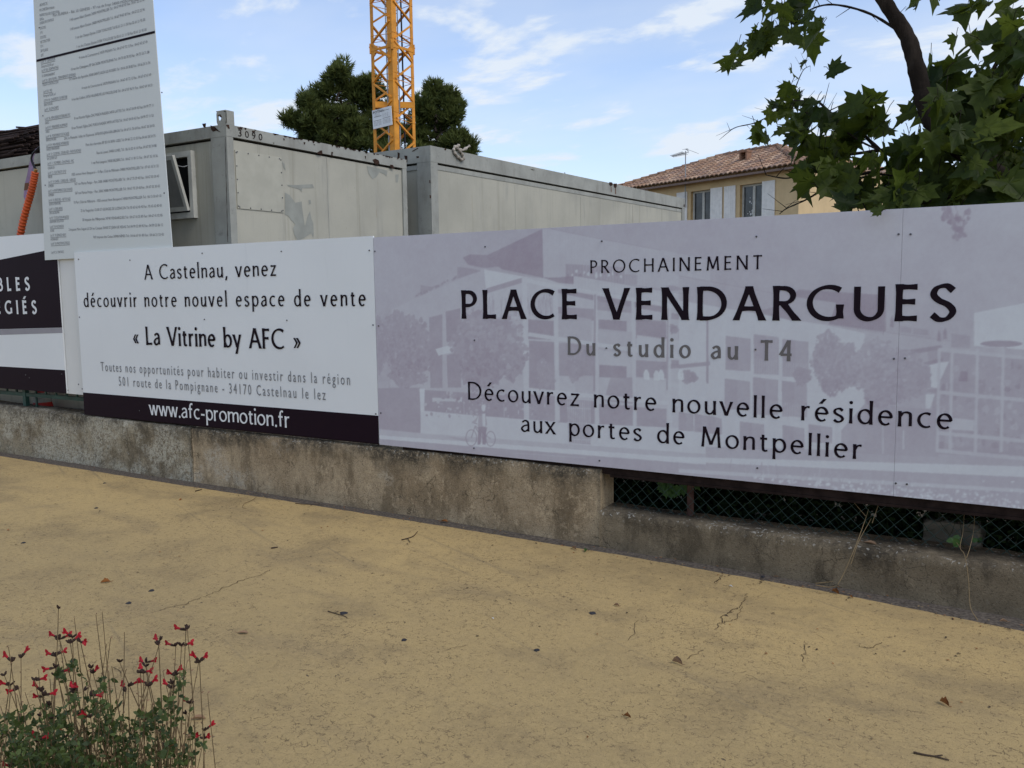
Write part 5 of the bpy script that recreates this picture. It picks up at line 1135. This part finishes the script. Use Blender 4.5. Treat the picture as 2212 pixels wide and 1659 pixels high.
vp = EYEP+ray(1610, 337)*((ZE+.9-EYE)/ray(1610, 337).z)
w = vp-hp(0, 0, 0); va_, vb_ = w.dot(hu), min(w.dot(hb_), HW/2-.5); vz = ZE+vb_*SL
m = MB()
for a, b in (((-.18, -.14, 0), (-.12, .14, .3)), ((.12, -.14, 0), (.18, .14, .3)), ((-.2, -.16, .3005), (.2, .16, .37)), ((-.1195, .1, 0), (.1195, .14, .3))): m.box(a, b, tint=(.30, .17, .11), ax=(hu, hb_, Z1), o=hp(va_, vb_, vz))
m.build('roof_vent', 'tile', ho, tint=True)
m = MB(); c_ = atd(1806, 342, 33); m.box((-.35, -.25, 3), (.35, .25, c_.z+.75), ax=(hu, hb_, Z1), o=Vector((c_.x, c_.y, 0))); m.box((-.42, -.32, c_.z+.7505), (.42, .32, c_.z+.83), ax=(hu, hb_, Z1), o=Vector((c_.x, c_.y, 0))); m.build('chimney', 'reveal', ho)
an = thing('tv_antenna', 'thin television aerial on a mast above the tiled roof', 'antenna')
za = 33.5; t0, t1 = atd(1480.6, 380, za), atd(1480.6, 327, za); t1 = Vector((t0.x, t0.y, t1.z))
m = MB(); m.tube([t0-Z1*1.2, t1], .022, 6); m.build('mast', 'steel', an)
b0, b1 = atd(1452, 337.5, za), atd(1487, 328.5, za); b0.z = b0.z; dirb = (b1-b0).normalized()
m = MB(); m.tube([b0, b1], .014, 5)
for k in range(11):
    p = b0.lerp(b1, k/13); s = Vector((.45, .75, -.25)).normalized()*(.10+.005*k); m.tube([p-s, p+s], .010, 4)
m.build('boom', 'steel', an)
m = MB()
for k in range(6):
    p = atd(1483+1.2*k, 322+.5*k, za); m.tube([p, p+Vector((.28, .3, -.12))], .006, 4); m.tube([atd(1474+2*k, 326-.6*k, za)+Z1*.05, atd(1487+.2*k, 321+2.0*k, za)], .006, 4)
m.build('reflector', 'steel', an)

# ------------------------------------------------------------------ plane tree over the boards
LOBES = [(0, 0), (.15, -.09), (.36, -.17), (.31, -.04), (.58, .03), (.45, .16), (.52, .27), (.70, .52), (.48, .45), (.40, .55), (.30, .50), (.28, .66), (.31, .80), (.18, .80), (.10, .92), (0, 1.16)]
LEAFP = LOBES + [(-x, y) for x, y in LOBES[-2:0:-1]]
def pleaf(mb, p, d, nrm, size, rs, tone):
    d = d.normalized(); s = d.cross(nrm); s = s.normalized() if s.length > 1e-3 else d.orthogonal().normalized(); n_ = s.cross(d)
    fold, droop = rs.uniform(.1, .8), rs.uniform(.05, .7); i = len(mb.v)
    tw = rs.uniform(.8, 1.15)
    def P(x, y): return p+(s*x*tw+d*y+n_*(fold*abs(x)**1.5-droop*(y*y+x*x*.5)*.6+.05*math.sin(9*x+5*y)))*size
    for sgn in (1, -1):
        pts = [P(0, .30)]; half_ = [(x*sgn, y) for x, y in LOBES]
        for (xa, ya), (xb, yb) in zip(half_, half_[1:]):
            qa, qb = (xa*.55, .30+(ya-.30)*.55), (xb*.55, .30+(yb-.30)*.55)
            for q in ((P(0, .30), P(*qa), P(*qb)), (P(*qa), P(xa, ya), P(xb, yb), P(*qb))): mb.quad(*(q if sgn > 0 else q[::-1]), tint=tone)
tr = thing('plane_tree', 'plane tree with lobed green leaves and a dark limb reaching over the billboard', 'tree')
bk_ = MB(); lf = MB(); rs = random.Random(21)
def dpt(x, y, Y): return onY(x, y, Y)
limb = [dpt(1660, -420, 5.7), dpt(1730, -280, 5.6), dpt(1810, -150, 5.55), dpt(1880, -45, 5.55), dpt(1925, 25, 5.55), dpt(1960, 80, 5.55), dpt(1978, 140, 5.55), dpt(1995, 210, 5.55), dpt(2015, 262, 5.55), dpt(2055, 305, 5.55), dpt(2125, 360, 5.55), dpt(2230, 430, 5.55), dpt(2330, 540, 5.55)]
base_ = dpt(2420, 700, 5.6); bz0 = Vector((base_.x+.15, base_.y+.05, .1))
P = catmull([bz0, base_]+limb[::-1], 6); n_ = len(P)
bk_.tube(P, [(.16-.10*k/(n_*.25) if k < n_*.25 else .056-.036*((k-n_*.25)/(n_*.75))**1.6)*(1+.05*math.sin(k*2.3)+.04*math.sin(k*5.1)) for k in range(n_)], 12)
br = [([(2140, 365), (2060, 318), (1990, 312), (1900, 325), (1800, 335), (1720, 322)], 6.3, .020), ([(1790, 240), (1766, 220), (1737, 218), (1700, 217)], 6.0, .010), ([(1900, 325), (1840, 268), (1790, 240)], 6.1, .014), ([(1712, 210), (1720, 185), (1735, 152), (1750, 142)], 6.0, .005), ([(1720, 215), (1700, 225), (1640, 262), (1590, 275), (1568, 290)], 6.0, .006),
      ([(1960, 350), (1840, 380), (1760, 372), (1700, 385), (1655, 378)], 5.9, .010), ([(1900, 375), (1800, 400), (1740, 432), (1700, 450), (1684, 462)], 5.7, .008), ([(1960, 80), (1880, 30), (1800, 10), (1748, 22), (1720, 50)], 6.2, .010), ([(2055, 305), (2120, 200), (2160, 120), (2185, 60)], 6.2, .020), ([(2125, 360), (2180, 260), (2230, 180)], 6.0, .02), ([(2230, 430), (2100, 420), (1980, 440), (1900, 462), (1860, 468)], 5.4, .016), ([(1900, 325), (1850, 300), (1780, 250), (1745, 245), (1728, 232)], 5.9, .007), ([(2090, 400), (2040, 400), (1960, 385), (1880, 372)], 5.8, .012)]
for pts, Y, r in br:
    Q = catmull([dpt(x, y, Y+.12*rs.uniform(-1, 1)) for x, y in pts], 6); bk_.tube(Q, [r*(1-.7*k/len(Q))*(1+.12*math.sin(k*2.1)) for k in range(len(Q))], 6)
    for k in range(3, len(Q), 3):
        d = Vector((rs.uniform(-1.2, .6), rs.uniform(-.5, .5), rs.uniform(-.6, 1))).normalized(); bk_.tube([Q[k], Q[k]+d*rs.uniform(.04, .16)], [r*.35, r*.15], 4)
# leaf groups: centre in the photo, spread, distance, number, leaf size (m)
GR = [(1650, -110, 60, 40, 5.9, 12, .18), (1770, -210, 90, 60, 5.8, 22, .18), (1960, -130, 90, 50, 5.8, 14, .19), (2160, -110, 90, 50, 5.8, 16, .2), (1640, -330, 80, 70, 5.7, 22, .18), (2012, 232, 18, 10, 5.25, 2, .19), (2045, 285, 36, 24, 5.2, 5, .19), (2105, 345, 54, 34, 5.2, 8, .19), (1985, 322, 26, 14, 5.3, 3, .18), (2170, 420, 50, 26, 5.2, 7, .19), (1600, 118, 20, 16, 6.0, 4, .19), (1640, 100, 24, 22, 6.0, 6, .17), (1690, 75, 32, 26, 6.1, 6, .18), (1735, 22, 40, 26, 6.15, 9, .18), (1650, 22, 34, 16, 6.2, 4, .18), (1755, 45, 16, 14, 6.2, 2, .2), (1758, 82, 12, 12, 6.1, 2, .21), (1700, 40, 34, 26, 6.1, 5, .17), (1800, 145, 10, 6, 6.0, 1, .18), (1742, 140, 8, 8, 6, 1, .10), (1575, 140, 10, 8, 6, 2, .17),
      (1706, 192, 18, 26, 6.0, 6, .12), (1690, 235, 34, 26, 5.95, 9, .15), (1735, 262, 40, 24, 5.9, 9, .16), (1650, 292, 30, 10, 5.9, 3, .17), (1710, 285, 40, 18, 5.9, 4, .16), (1770, 270, 26, 20, 5.9, 4, .17), (1855, 232, 34, 18, 5.95, 6, .18), (1870, 285, 50, 28, 5.9, 10, .19), (1800, 325, 46, 26, 5.8, 9, .19), (1750, 318, 34, 12, 5.8, 4, .18),
      (1790, 385, 40, 34, 5.7, 9, .19), (1860, 385, 54, 40, 5.6, 14, .20), (1950, 365, 60, 40, 5.7, 14, .20), (1915, 435, 40, 20, 5.1, 7, .18), (1975, 430, 60, 28, 5.2, 12, .19), (1895, 452, 3, 3, 4.74, 1, .14), (2000, 400, 60, 30, 5.5, 10, .19), (1815, 415, 40, 20, 5.5, 6, .18), (2060, 430, 70, 26, 5.4, 13, .19), (1735, 385, 20, 26, 5.8, 4, .17), (1835, 435, 22, 20, 5.5, 4, .17), (1775, 345, 34, 20, 5.8, 5, .18),
      (2045, 165, 44, 26, 5.75, 8, .22), (2095, 195, 56, 40, 5.75, 13, .21), (2165, 215, 60, 50, 5.7, 17, .21), (2085, 250, 56, 40, 5.75, 13, .21), (1990, 238, 26, 12, 6.0, 3, .18), (2130, 310, 64, 50, 5.75, 17, .20), (2040, 320, 56, 40, 5.8, 9, .19), (2205, 135, 34, 40, 5.6, 8, .22), (2210, 280, 50, 70, 5.6, 15, .21), (2190, 390, 60, 50, 5.7, 15, .19), (2090, 98, 26, 10, 6.0, 3, .19), (2185, 70, 30, 26, 5.9, 5, .22), (2085, 15, 26, 12, 6.0, 2, .2), (1985, 8, 16, 20, 6.0, 2, .18), (2140, 8, 40, 10, 6, 3, .2), (2030, -5, 16, 6, 6.0, 1, .17), (2300, 150, 60, 120, 5.8, 22, .20), (2300, 330, 60, 90, 5.8, 20, .2)]
for x, y, sx_, sy_, Y, n_, sz in GR:
    for k in range(n_):
        if n_ > 6 and y < 330 and rs.random() < .14: continue
        c = dpt(x+rs.gauss(0, .6)*sx_, y+rs.gauss(0, .6)*sy_, Y if Y < 4.8 else max(5.1, Y+rs.gauss(0, .16)))
        d = Vector((rs.gauss(-.45, .7), rs.gauss(-.25, .5), rs.gauss(-.5, .5))); nr = Vector((rs.gauss(0, .6), rs.gauss(-.45, .6), rs.gauss(.7, .4)))
        s = sz*.9*rs.uniform(.5, 1.15); c = c-d.normalized()*s*.45
        pleaf(lf, c, d, nr, s, rs, max(0, min(1, rs.gauss(.40, .30))))
        pet = c-d.normalized()*s*.3+Vector((0, 0, s*.22)); bk_.tube([c, c.lerp(pet, .5)+Vector((0, 0, .01)), pet], .0022, 4)
bk_.build('trunk', 'bark', tr, smooth=True); lf.build('foliage', 'leaf', tr, tint=True, smooth=True)
def bush(name, label, cat, mat, blobs, Lq, wq, dens, seed):
    rs = random.Random(seed); t = thing(name, label, cat); f = MB(); m = MB()
    for x, y, r, Y in blobs:
        c = onY(x, y, Y); R_ = r/F*(c-EYEP).length; c.z = max(c.z, .3)
        for k in range(int(dens*R_*R_)):
            d = Vector((rs.gauss(0, 1), rs.gauss(0, 1), rs.gauss(0, 1))).normalized(); p = c+d*R_*rs.uniform(.3, 1)**.5*(1+.25*mnoise.noise(d*3+c))
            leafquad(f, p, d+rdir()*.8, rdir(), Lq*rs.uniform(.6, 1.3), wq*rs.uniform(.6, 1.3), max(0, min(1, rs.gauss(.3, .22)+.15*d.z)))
        m.tube([Vector((c.x, c.y, .05)), c], [.07, .03], 6)
    m.build('trunk', 'bark', t); f.build('crown', mat, t, tint=True)
bush('evergreen_tree', 'dark dense evergreen behind the billboard at the right edge', 'tree', 'hedge', [(2060, 440, 55, 9), (2110, 420, 66, 9.2), (2170, 400, 75, 9.4), (2215, 355, 80, 9.6), (2160, 470, 80, 9), (2090, 480, 70, 9), (2260, 430, 90, 9.2), (2010, 470, 36, 8.8), (2200, 520, 90, 9), (2290, 520, 90, 9), (1960, 455, 40, 8.6), (2040, 430, 50, 8.8), (2130, 350, 60, 9.4)], .085, .04, 4600, 31)
# ------------------------------------------------------------------ red flowering sage in the foreground
sg = thing('flowering_sage', 'red flowering sage bush in the lower left foreground', 'plant')
def zs(x, y): return .2451*x, 1253.7+.2451*y
rs = random.Random(9)
SZ = 2.15     # distance of the bush
stm = MB(); lfm = MB(); hk = MB()
def at_sage(x, y, dz=0.0): return atd(*zs(x, y), SZ+dz)
def rootp(c):
    g = Vector((c.x*.5+(-1.75)*.5+rs.uniform(-.05, .05), c.y*.5+1.16*.5+rs.uniform(-.07, .07), 0)); g.z = gz(g.x)+.0; return g
def stem(tip, r=.0015, bend=.05):
    g = rootp(tip); mid = g.lerp(tip, .55)+Vector((rs.uniform(-bend, bend), rs.uniform(-bend, bend), 0)); mid.x += (tip.x-g.x)*.12
    P = catmull([g, mid, tip], 9); n_ = len(P); stm.tube(P, [r*(1.7-1.15*k/n_) for k in range(n_)], 5)
    for k in range(5, n_):    # dry calyces up the stem
        if rs.random() < .55:
            d = Vector((rs.choice((-1, 1))*rs.uniform(.4, 1), rs.uniform(-.6, .6), rs.uniform(.1, .8))); leafquad(hk, P[k], d, Vector((0, -1, .2)), rs.uniform(.005, .010), .004, .5)
    return P
FL = [(515, 240, 0), (490, 465, 1), (555, 475, 2), (605, 460, 1), (650, 510, 2), (740, 500, 2), (70, 675, 1), (215, 640, 2), (40, 830, 0), (60, 880, 1), (130, 910, 1), (335, 840, 2), (330, 935, 1), (465, 625, 1), (522, 612, 2), (455, 725, 1), (540, 770, 2), (850, 775, 2), (805, 765, 0), (1055, 710, 0), (1160, 890, 2), (1075, 935, 1), (1250, 715, 1), (1315, 680, 2), (1232, 775, 1), (1268, 770, 2), (1285, 870, 1), (1335, 890, 2), (1365, 527, 1), (1412, 520, 0), (1515, 535, 1), (1630, 535, 2), (1605, 395, 1), (1652, 415, 0), (1725, 670, 1), (1780, 680, 2), (1510, 795, 1), (1558, 788, 2), (1640, 1040, 1), (1480, 905, 1), (735, 1130, 2), (765, 1165, 1), (440, 1170, 1), (348, 980, 1), (412, 970, 2), (630, 945, 1), (690, 920, 2), (820, 965, 2), (1730, 1330, 2), (1825, 1350, 2), (1835, 1280, 2), (1495, 1420, 2), (310, 1385, 1), (345, 1375, 2), (75, 1600, 1), (1310, 1185, 2), (700, 1150, 1), (545, 1345, 1), (1520, 900, 0), (740, 960, 0), (480, 830, 0), (360, 1190, 0), (430, 1090, 0), (1640, 1170, 0)]
for x, y, kind in FL:
    dz = rs.uniform(-.16, .16); base = at_sage(x+(34 if kind == 1 else -30 if kind == 2 else 0), y+(45 if kind else 10), dz)
    P = stem(base)
    f = MB(); side = -1 if kind == 1 else 1
    for k in range(3):      # dark calyx cluster
        d = (rt*rs.uniform(-.8, .8)+up*rs.uniform(.2, 1)-fw*rs.uniform(-.4, .6)).normalized(); f.tube([base, base+d*.006, base+d*rs.uniform(.010, .014)], [.0010, .0030, .0015], 6)
    if kind:
        d0 = (rt*side*rs.uniform(.35, 1)+up*rs.uniform(-.1, .9)-fw*rs.uniform(-.7, .9)).normalized(); t = base+d0*.022
        f.tube([base, base+d0*.010, base+d0*.014], [.0014, .0034, .0028], 6); f.tube([base+d0*.012, base+d0*.022, t+d0*.002], [.0022, .0034, .0040], 7, mi=1)
        for s_, L, w in ((.95, .0085, .007), (-.95, .0075, .006), (.1, .010, .007)):     # lower lip lobes
            sv = d0.cross(Vector((rs.uniform(-.2, .2), rs.uniform(-.2, .2), 1))).normalized(); dd = (d0*.5+sv*s_*.8-up*rs.uniform(.2, .8)).normalized(); leafquad(f, t, dd, -fw+d0*.3, L*rs.uniform(.7, 1.1), w, .5, mi=1)
        leafquad(f, t, (d0+up*.9).normalized(), -fw, .012, .008, .5, mi=1)
    f.build('flower', ['calyx', 'petal'], sg)
for x, y in ((900, 275), (845, 300), (655, 330), (975, 505), (1097, 455), (940, 560), (895, 700), (75, 590), (340, 790), (440, 870), (985, 755), (1110, 790), (1210, 880), (1435, 800), (1830, 995), (1650, 715), (220, 985), (765, 820), (960, 810), (5, 1110), (150, 1000), (1250, 1030), (1500, 930), (590, 930), (1060, 1290), (1330, 1090)):
    stem(at_sage(x, y, rs.uniform(-.15, .15)), .0013)
def leafcloud(cx, cy, sx_, sy_, n_, zsp=.16):
    for k in range(max(3, int(n_*.55))):
        p = at_sage(cx+rs.gauss(0, .55)*sx_, cy+rs.gauss(0, .55)*sy_, rs.gauss(0, zsp)); tn = max(0, min(1, rs.gauss(.4, .25)))
        for j in range(3):
            d = (rdir()+Vector((0, 0, .35))).normalized(); L = rs.uniform(.009, .021); leafquad(lfm, p, d, (rdir()+Vector((0, 0, .6))), L, L*rs.uniform(.45, .65), tn)
for q in ((640, 780, 60, 80, 20), (560, 850, 60, 80, 22), (900, 930, 70, 90, 26), (640, 1030, 80, 70, 26), (1440, 1110, 110, 80, 24), (1580, 930, 90, 100, 26), (940, 1130, 90, 80, 30), (160, 1240, 180, 100, 46), (500, 1290, 220, 130, 110), (950, 1230, 120, 100, 50), (1250, 1220, 170, 80, 46), (1370, 1220, 90, 80, 26), (1530, 1180, 110, 90, 36), (170, 1450, 230, 130, 170), (560, 1480, 240, 140, 240), (900, 1370, 150, 110, 70), (1130, 1330, 150, 90, 50), (1090, 1500, 160, 110, 80), (1350, 1560, 160, 100, 70), (1530, 1500, 140, 70, 50), (1650, 1560, 70, 60, 26), (1730, 1450, 40, 40, 9), (1700, 1390, 60, 30, 8), (300, 1600, 340, 110, 320), (700, 1620, 220, 90, 170), (1150, 1640, 200, 80, 90), (1560, 1640, 120, 60, 34), (60, 1330, 90, 90, 36), (800, 1090, 70, 70, 22), (380, 1130, 70, 70, 16), (1430, 1380, 100, 80, 26), (400, 1800, 420, 130, 420), (950, 1800, 320, 130, 170), (1450, 1780, 200, 110, 60)):
    leafcloud(*q)
for k in range(110):
    q = (rs.uniform(-60, 1700), rs.uniform(1150, 1640)); stem(at_sage(*q, rs.gauss(0, .14)), .0013)
stm.build('stems', 'stem', sg); lfm.build('foliage', 'sageleaf', sg, tint=True); hk.build('dry_calyces', 'husk', sg)


# ------------------------------------------------------------------ litter on the pavement and weeds on the wall
def leaf_litter(name, label, x, y, size, mat, seed, cat='leaf', grp='fallen leaves and litter on the pavement', curl=.8, asp=.55, h=.004):
    rs = random.Random(seed); c = onG(x, y, h); a = rs.uniform(0, 6.28); d = Vector((math.cos(a), math.sin(a), 0)); s = Vector((-d.y, d.x, 0)); m = MB(); n_ = 7; rows = []
    for i in range(n_+1):
        t = i/n_; w = asp*size*math.sin(math.pi*min(.98, max(.03, t)))**.7*(1+.2*rs.uniform(-1, 1)); row = []
        for j in range(7):
            q = (j-3)/3; z = abs(q)**1.6*w*curl*.8+.10*size*math.sin(math.pi*t)*curl*.4+.02*size*rs.uniform(0, 1)
            row.append(c+d*(t-.5)*size+s*q*w*.5*(1-.35*curl*abs(q))+Vector((0, 0, z)))
        rows.append(row)
    for r0_, r1_ in zip(rows, rows[1:]):
        for j in range(6): m.quad(r0_[j], r1_[j], r1_[j+1], r0_[j+1])
    m.tube([rows[0][3], rows[0][3]-d*size*.3+Vector((0, 0, size*.1))], .0012, 4)
    return tag(m.build(name, mat), label, cat, grp)
LIT = [(1463, 1432, .050, 'husk', 'curled orange brown leaf lying alone right of the pavement centre', 1.2), (2040, 1520, .045, 'dryleaf', 'dark red brown crumpled leaf near the right side of the pavement', 1.1), (228, 1258, .050, 'dryleaf', 'brown leaf on the pavement left above the sage bush', .9),
       (960, 1127, .055, 'dryleaf', 'rust red leaf on the gutter strip below the brown wall', .5), (1240, 1185, .045, 'husk', 'olive brown leaf in the gutter strip left of a green tipped leaf', .8), (1266, 1190, .045, 'greenleaf', 'small green and brown leaf at the gutter strip edge', .7),
       (1805, 1280, .050, 'dryleaf', 'rust coloured leaf at the foot of the dry straw stems', .9), (1838, 1289, .030, 'dryleaf', 'small rust flake beside the leaf at the straw stems', .5), (2168, 1343, .035, 'husk', 'yellow tan leaf in the gutter at the far right', .8),
       (525, 1367, .050, 'husk', 'flat tan leaf on the pavement right of the sage bush', .3), (1332, 1308, .030, 'husk', 'pale frayed husk on the yellow pavement below the wall end', .8), (390, 1080, .022, 'dryleaf', 'small dark crumb on the pavement below the wall joint', 1.),
       (1355, 1548, .030, 'dryleaf', 'red brown scrap near the bottom centre of the pavement', 1.), (1330, 1172, .02, 'husk', 'tiny tan leaf scrap at the wall foot near the mesh corner', .5), (18, 1145, .03, 'dryleaf', 'small brown leaf near the left edge of the pavement', .4), (430, 1553, .05, 'husk', 'pale tan leaf half hidden behind the sage flowers', .6), (1885, 1182, .075, 'husk', 'large pale dry leaf caught on top of the low wall', .4)]
for i, (x, y, s, mt_, lab, cu) in enumerate(LIT):
    o = leaf_litter('fallen_leaf', lab, x, y, s, mt_, 40+i, curl=cu)
    if i == len(LIT)-1: o.location = onY(1880, 1175, 4.84)-onG(x, y, .004)
m = MB(); rs = random.Random(60)
for k in range(900):
    if k < 620:
        x = rs.uniform(-10, 1.2); y = edge_y(x)+rs.gauss(.03, .05); y = min(y, YW-.012) if x < -2.2 else min(y, 4.785-.036*(x+2.2))
    else: x, y = rs.uniform(-9, 1.2), 4.6-abs(rs.gauss(0, .8))
    s_ = rs.uniform(.003, .011); a = rs.uniform(0, 6.28); d = Vector((math.cos(a), math.sin(a), rs.uniform(-.1, .2))); leafquad(m, Vector((x, y, gz(x)+.004)), d, Vector((0, 0, 1)), s_*1.8, s_, .5, mi=rs.choice((0, 0, 1, 2)))
tag(m.build('ground_debris', ['twig', 'dryleaf', 'straw']), kind='stuff')
def twig(label, pts, r, mat='twig', h=.004, name='twig', side=()):
    m = MB(); P = catmull([onG(*p, h) for p in pts], 5); m.tube(P, [r*(1-.5*k/len(P)) for k in range(len(P))], 5)
    for s in side: m.tube([onG(*p, h+.002) for p in s], r*.6, 4)
    tag(m.build(name, mat), label, 'twig', 'twigs on the pavement')
twig('dark twig at the lower right of the pavement', [(1973, 1625), (1995, 1630), (2020, 1634), (2050, 1642)], .004, side=([(2020, 1633), (2036, 1631)],))
twig('forked dry twig on the pavement below the brown wall', [(868, 1166), (880, 1163), (893, 1158), (902, 1148)], .004, side=([(880, 1163), (886, 1171)],))
twig('thin twig crossing a dark spot left of the pavement centre', [(708, 1320), (725, 1325), (745, 1331), (750, 1335)], .0025, side=([(722, 1324), (731, 1320)],))
twig('short thick twig on the pavement left of the long crack', [(586, 1184), (600, 1182)], .006, name='twig')
twig('short stick near the wall foot left of the joint', [(422, 1061), (436, 1057)], .005)
twig('straw curl on the pavement near the wall foot', [(552, 1075), (545, 1080), (528, 1088), (524, 1096), (533, 1098)], .0025, 'straw')
twig('thin bent twig at the gutter edge under the brown wall', [(638, 1087), (660, 1089), (700, 1091)], .003)
twig('thin dark twig at the gutter edge below the low wall', [(1330, 1183), (1365, 1185), (1378, 1182)], .0025)
for x, y, s, lab in ((1280, 1325, .022, 'round black gum spot right of the pavement centre'), (742, 1325, .024, 'dark gum spot under the crossing twig'), (279, 1303, .020, 'dark blue grey spot on the pavement above the sage bush'), (327, 1276, .02, 'grey spot beside the start of the long crack'), (873, 1383, .018, 'small black scrap left of the pavement centre'), (51, 1173, .018, 'dark spot near the left edge of the pavement'), (208, 1098, .02, 'grey blue scrap on the pavement left of centre'), (226, 1044, .018, 'dark pebble on the pavement near the pale wall'), (1160, 1405, .016, 'dark crumb in the pavement centre'), (1648, 1246, .016, 'black crumb below the low wall')):
    m = MB(); rs = random.Random(int(x)); n_ = 11; P = [(onG(x, y)+Vector((s*(1+.3*rs.uniform(-1, 1))*math.cos(2*math.pi*k/n_)*.8, s*(1+.3*rs.uniform(-1, 1))*math.sin(2*math.pi*k/n_)*.8, 0))) for k in range(n_)]
    tp2 = [p*.55+onG(x, y)*.45+Vector((0, 0, .006)) for p in P]; P = [p+Vector((0, 0, .0008)) for p in P]
    m.quad(*tp2)
    for k in range(n_): m.quad(P[k], P[(k+1) % n_], tp2[(k+1) % n_], tp2[k])
    tag(m.build('gum_spot', 'gum'), lab, 'spot', 'dark spots on the pavement')
for x, y, s, lab in ((1065, 1336, .016, 'white crumb on the pavement centre'), (1578, 1266, .02, 'white scrap on the pavement below the low wall')):
    leaf_litter('paper_scrap', lab, x, y, s, 'paper', int(x), 'scrap', 'white scraps on the pavement', .5)
def weed(name, label, strands, leaves, mat):
    t = thing(name, label, 'weed', 'weeds growing over the low wall'); m = MB()
    for pts, r in strands:
        P = catmull([onY(x, y, Y) for x, y, Y in pts], 7); m.tube(P, [r*(1-.6*k/len(P)) for k in range(len(P))], 5)
    m.build('stems', mat, t)
    if leaves:
        m = MB()
        for x, y, Y, s in leaves:
            leafquad(m, onY(x, y, Y), Vector((rnd(-1, 1), -.3, rnd(-.4, .6))), Vector((rnd(-.2, .2), -1, .4)), s, s*.75, rnd(.3, 1))
        m.build('leaves', 'greenleaf', t)
weed('dry_weed', 'bleached dry straw stems leaning across the low wall', [([(1810, 1262, 4.60), (1822, 1240, 4.62), (1848, 1180, 4.68), (1870, 1120, 4.86), (1876, 1100, 4.90)], .0026), ([(1838, 1219, 4.64), (1855, 1170, 4.70), (1882, 1120, 4.86)], .002), ([(1762, 1264, 4.60), (1790, 1268, 4.60), (1806, 1266, 4.61)], .003), ([(1762, 1260, 4.6), (1800, 1256, 4.61)], .0025), ([(1870, 1115, 4.88), (1840, 1080, 4.93)], .002), ([(1884, 1130, 4.86), (1908, 1060, 4.92)], .002)], [], 'straw')
weed('trailing_weed', 'trailing straw stem with a few green leaves on the low wall at the right', [([(2112, 1340, 4.50), (2096, 1310, 4.56), (2092, 1250, 4.63), (2084, 1200, 4.66), (2074, 1182, 4.70), (2080, 1150, 4.85), (2083, 1110, 4.92)], .0022), ([(2088, 1205, 4.66), (2096, 1180, 4.74), (2104, 1140, 4.9), (2105, 1090, 4.93)], .0017), ([(2074, 1182, 4.7), (2066, 1172, 4.78)], .002)], [(2066, 1172, 4.82, .05), (2072, 1180, 4.80, .055), (2062, 1165, 4.84, .04), (2098, 1168, 4.9, .035), (2112, 1172, 4.95, .04), (2076, 1162, 4.88, .04), (2058, 1168, 4.86, .03)], 'straw')
vine = tag(bpy.data.objects.new('vine', None), 'light green vine leaves hanging behind the mesh under the beam', 'vine'); COL.objects.link(vine); m = MB(); rs = random.Random(77)
for k in range(22): x, y = (rs.choice((1440, 1480, 1445))+rs.gauss(0, 12), 1048+rs.gauss(0, 9)); pleaf(m, onY(x, y, 4.99), Vector((rs.gauss(0, .5), -.2, -1)), Vector((0, -1, .3)), rs.uniform(.035, .06), rs, rs.uniform(.5, 1))
m.build('leaves', 'greenleaf', vine)
m = MB(); m.tube(catmull([onY(1400, 1020, 4.99), onY(1440, 1040, 4.99), onY(1490, 1046, 4.99)], 6), .003, 5); m.build('stem', 'stem', vine)
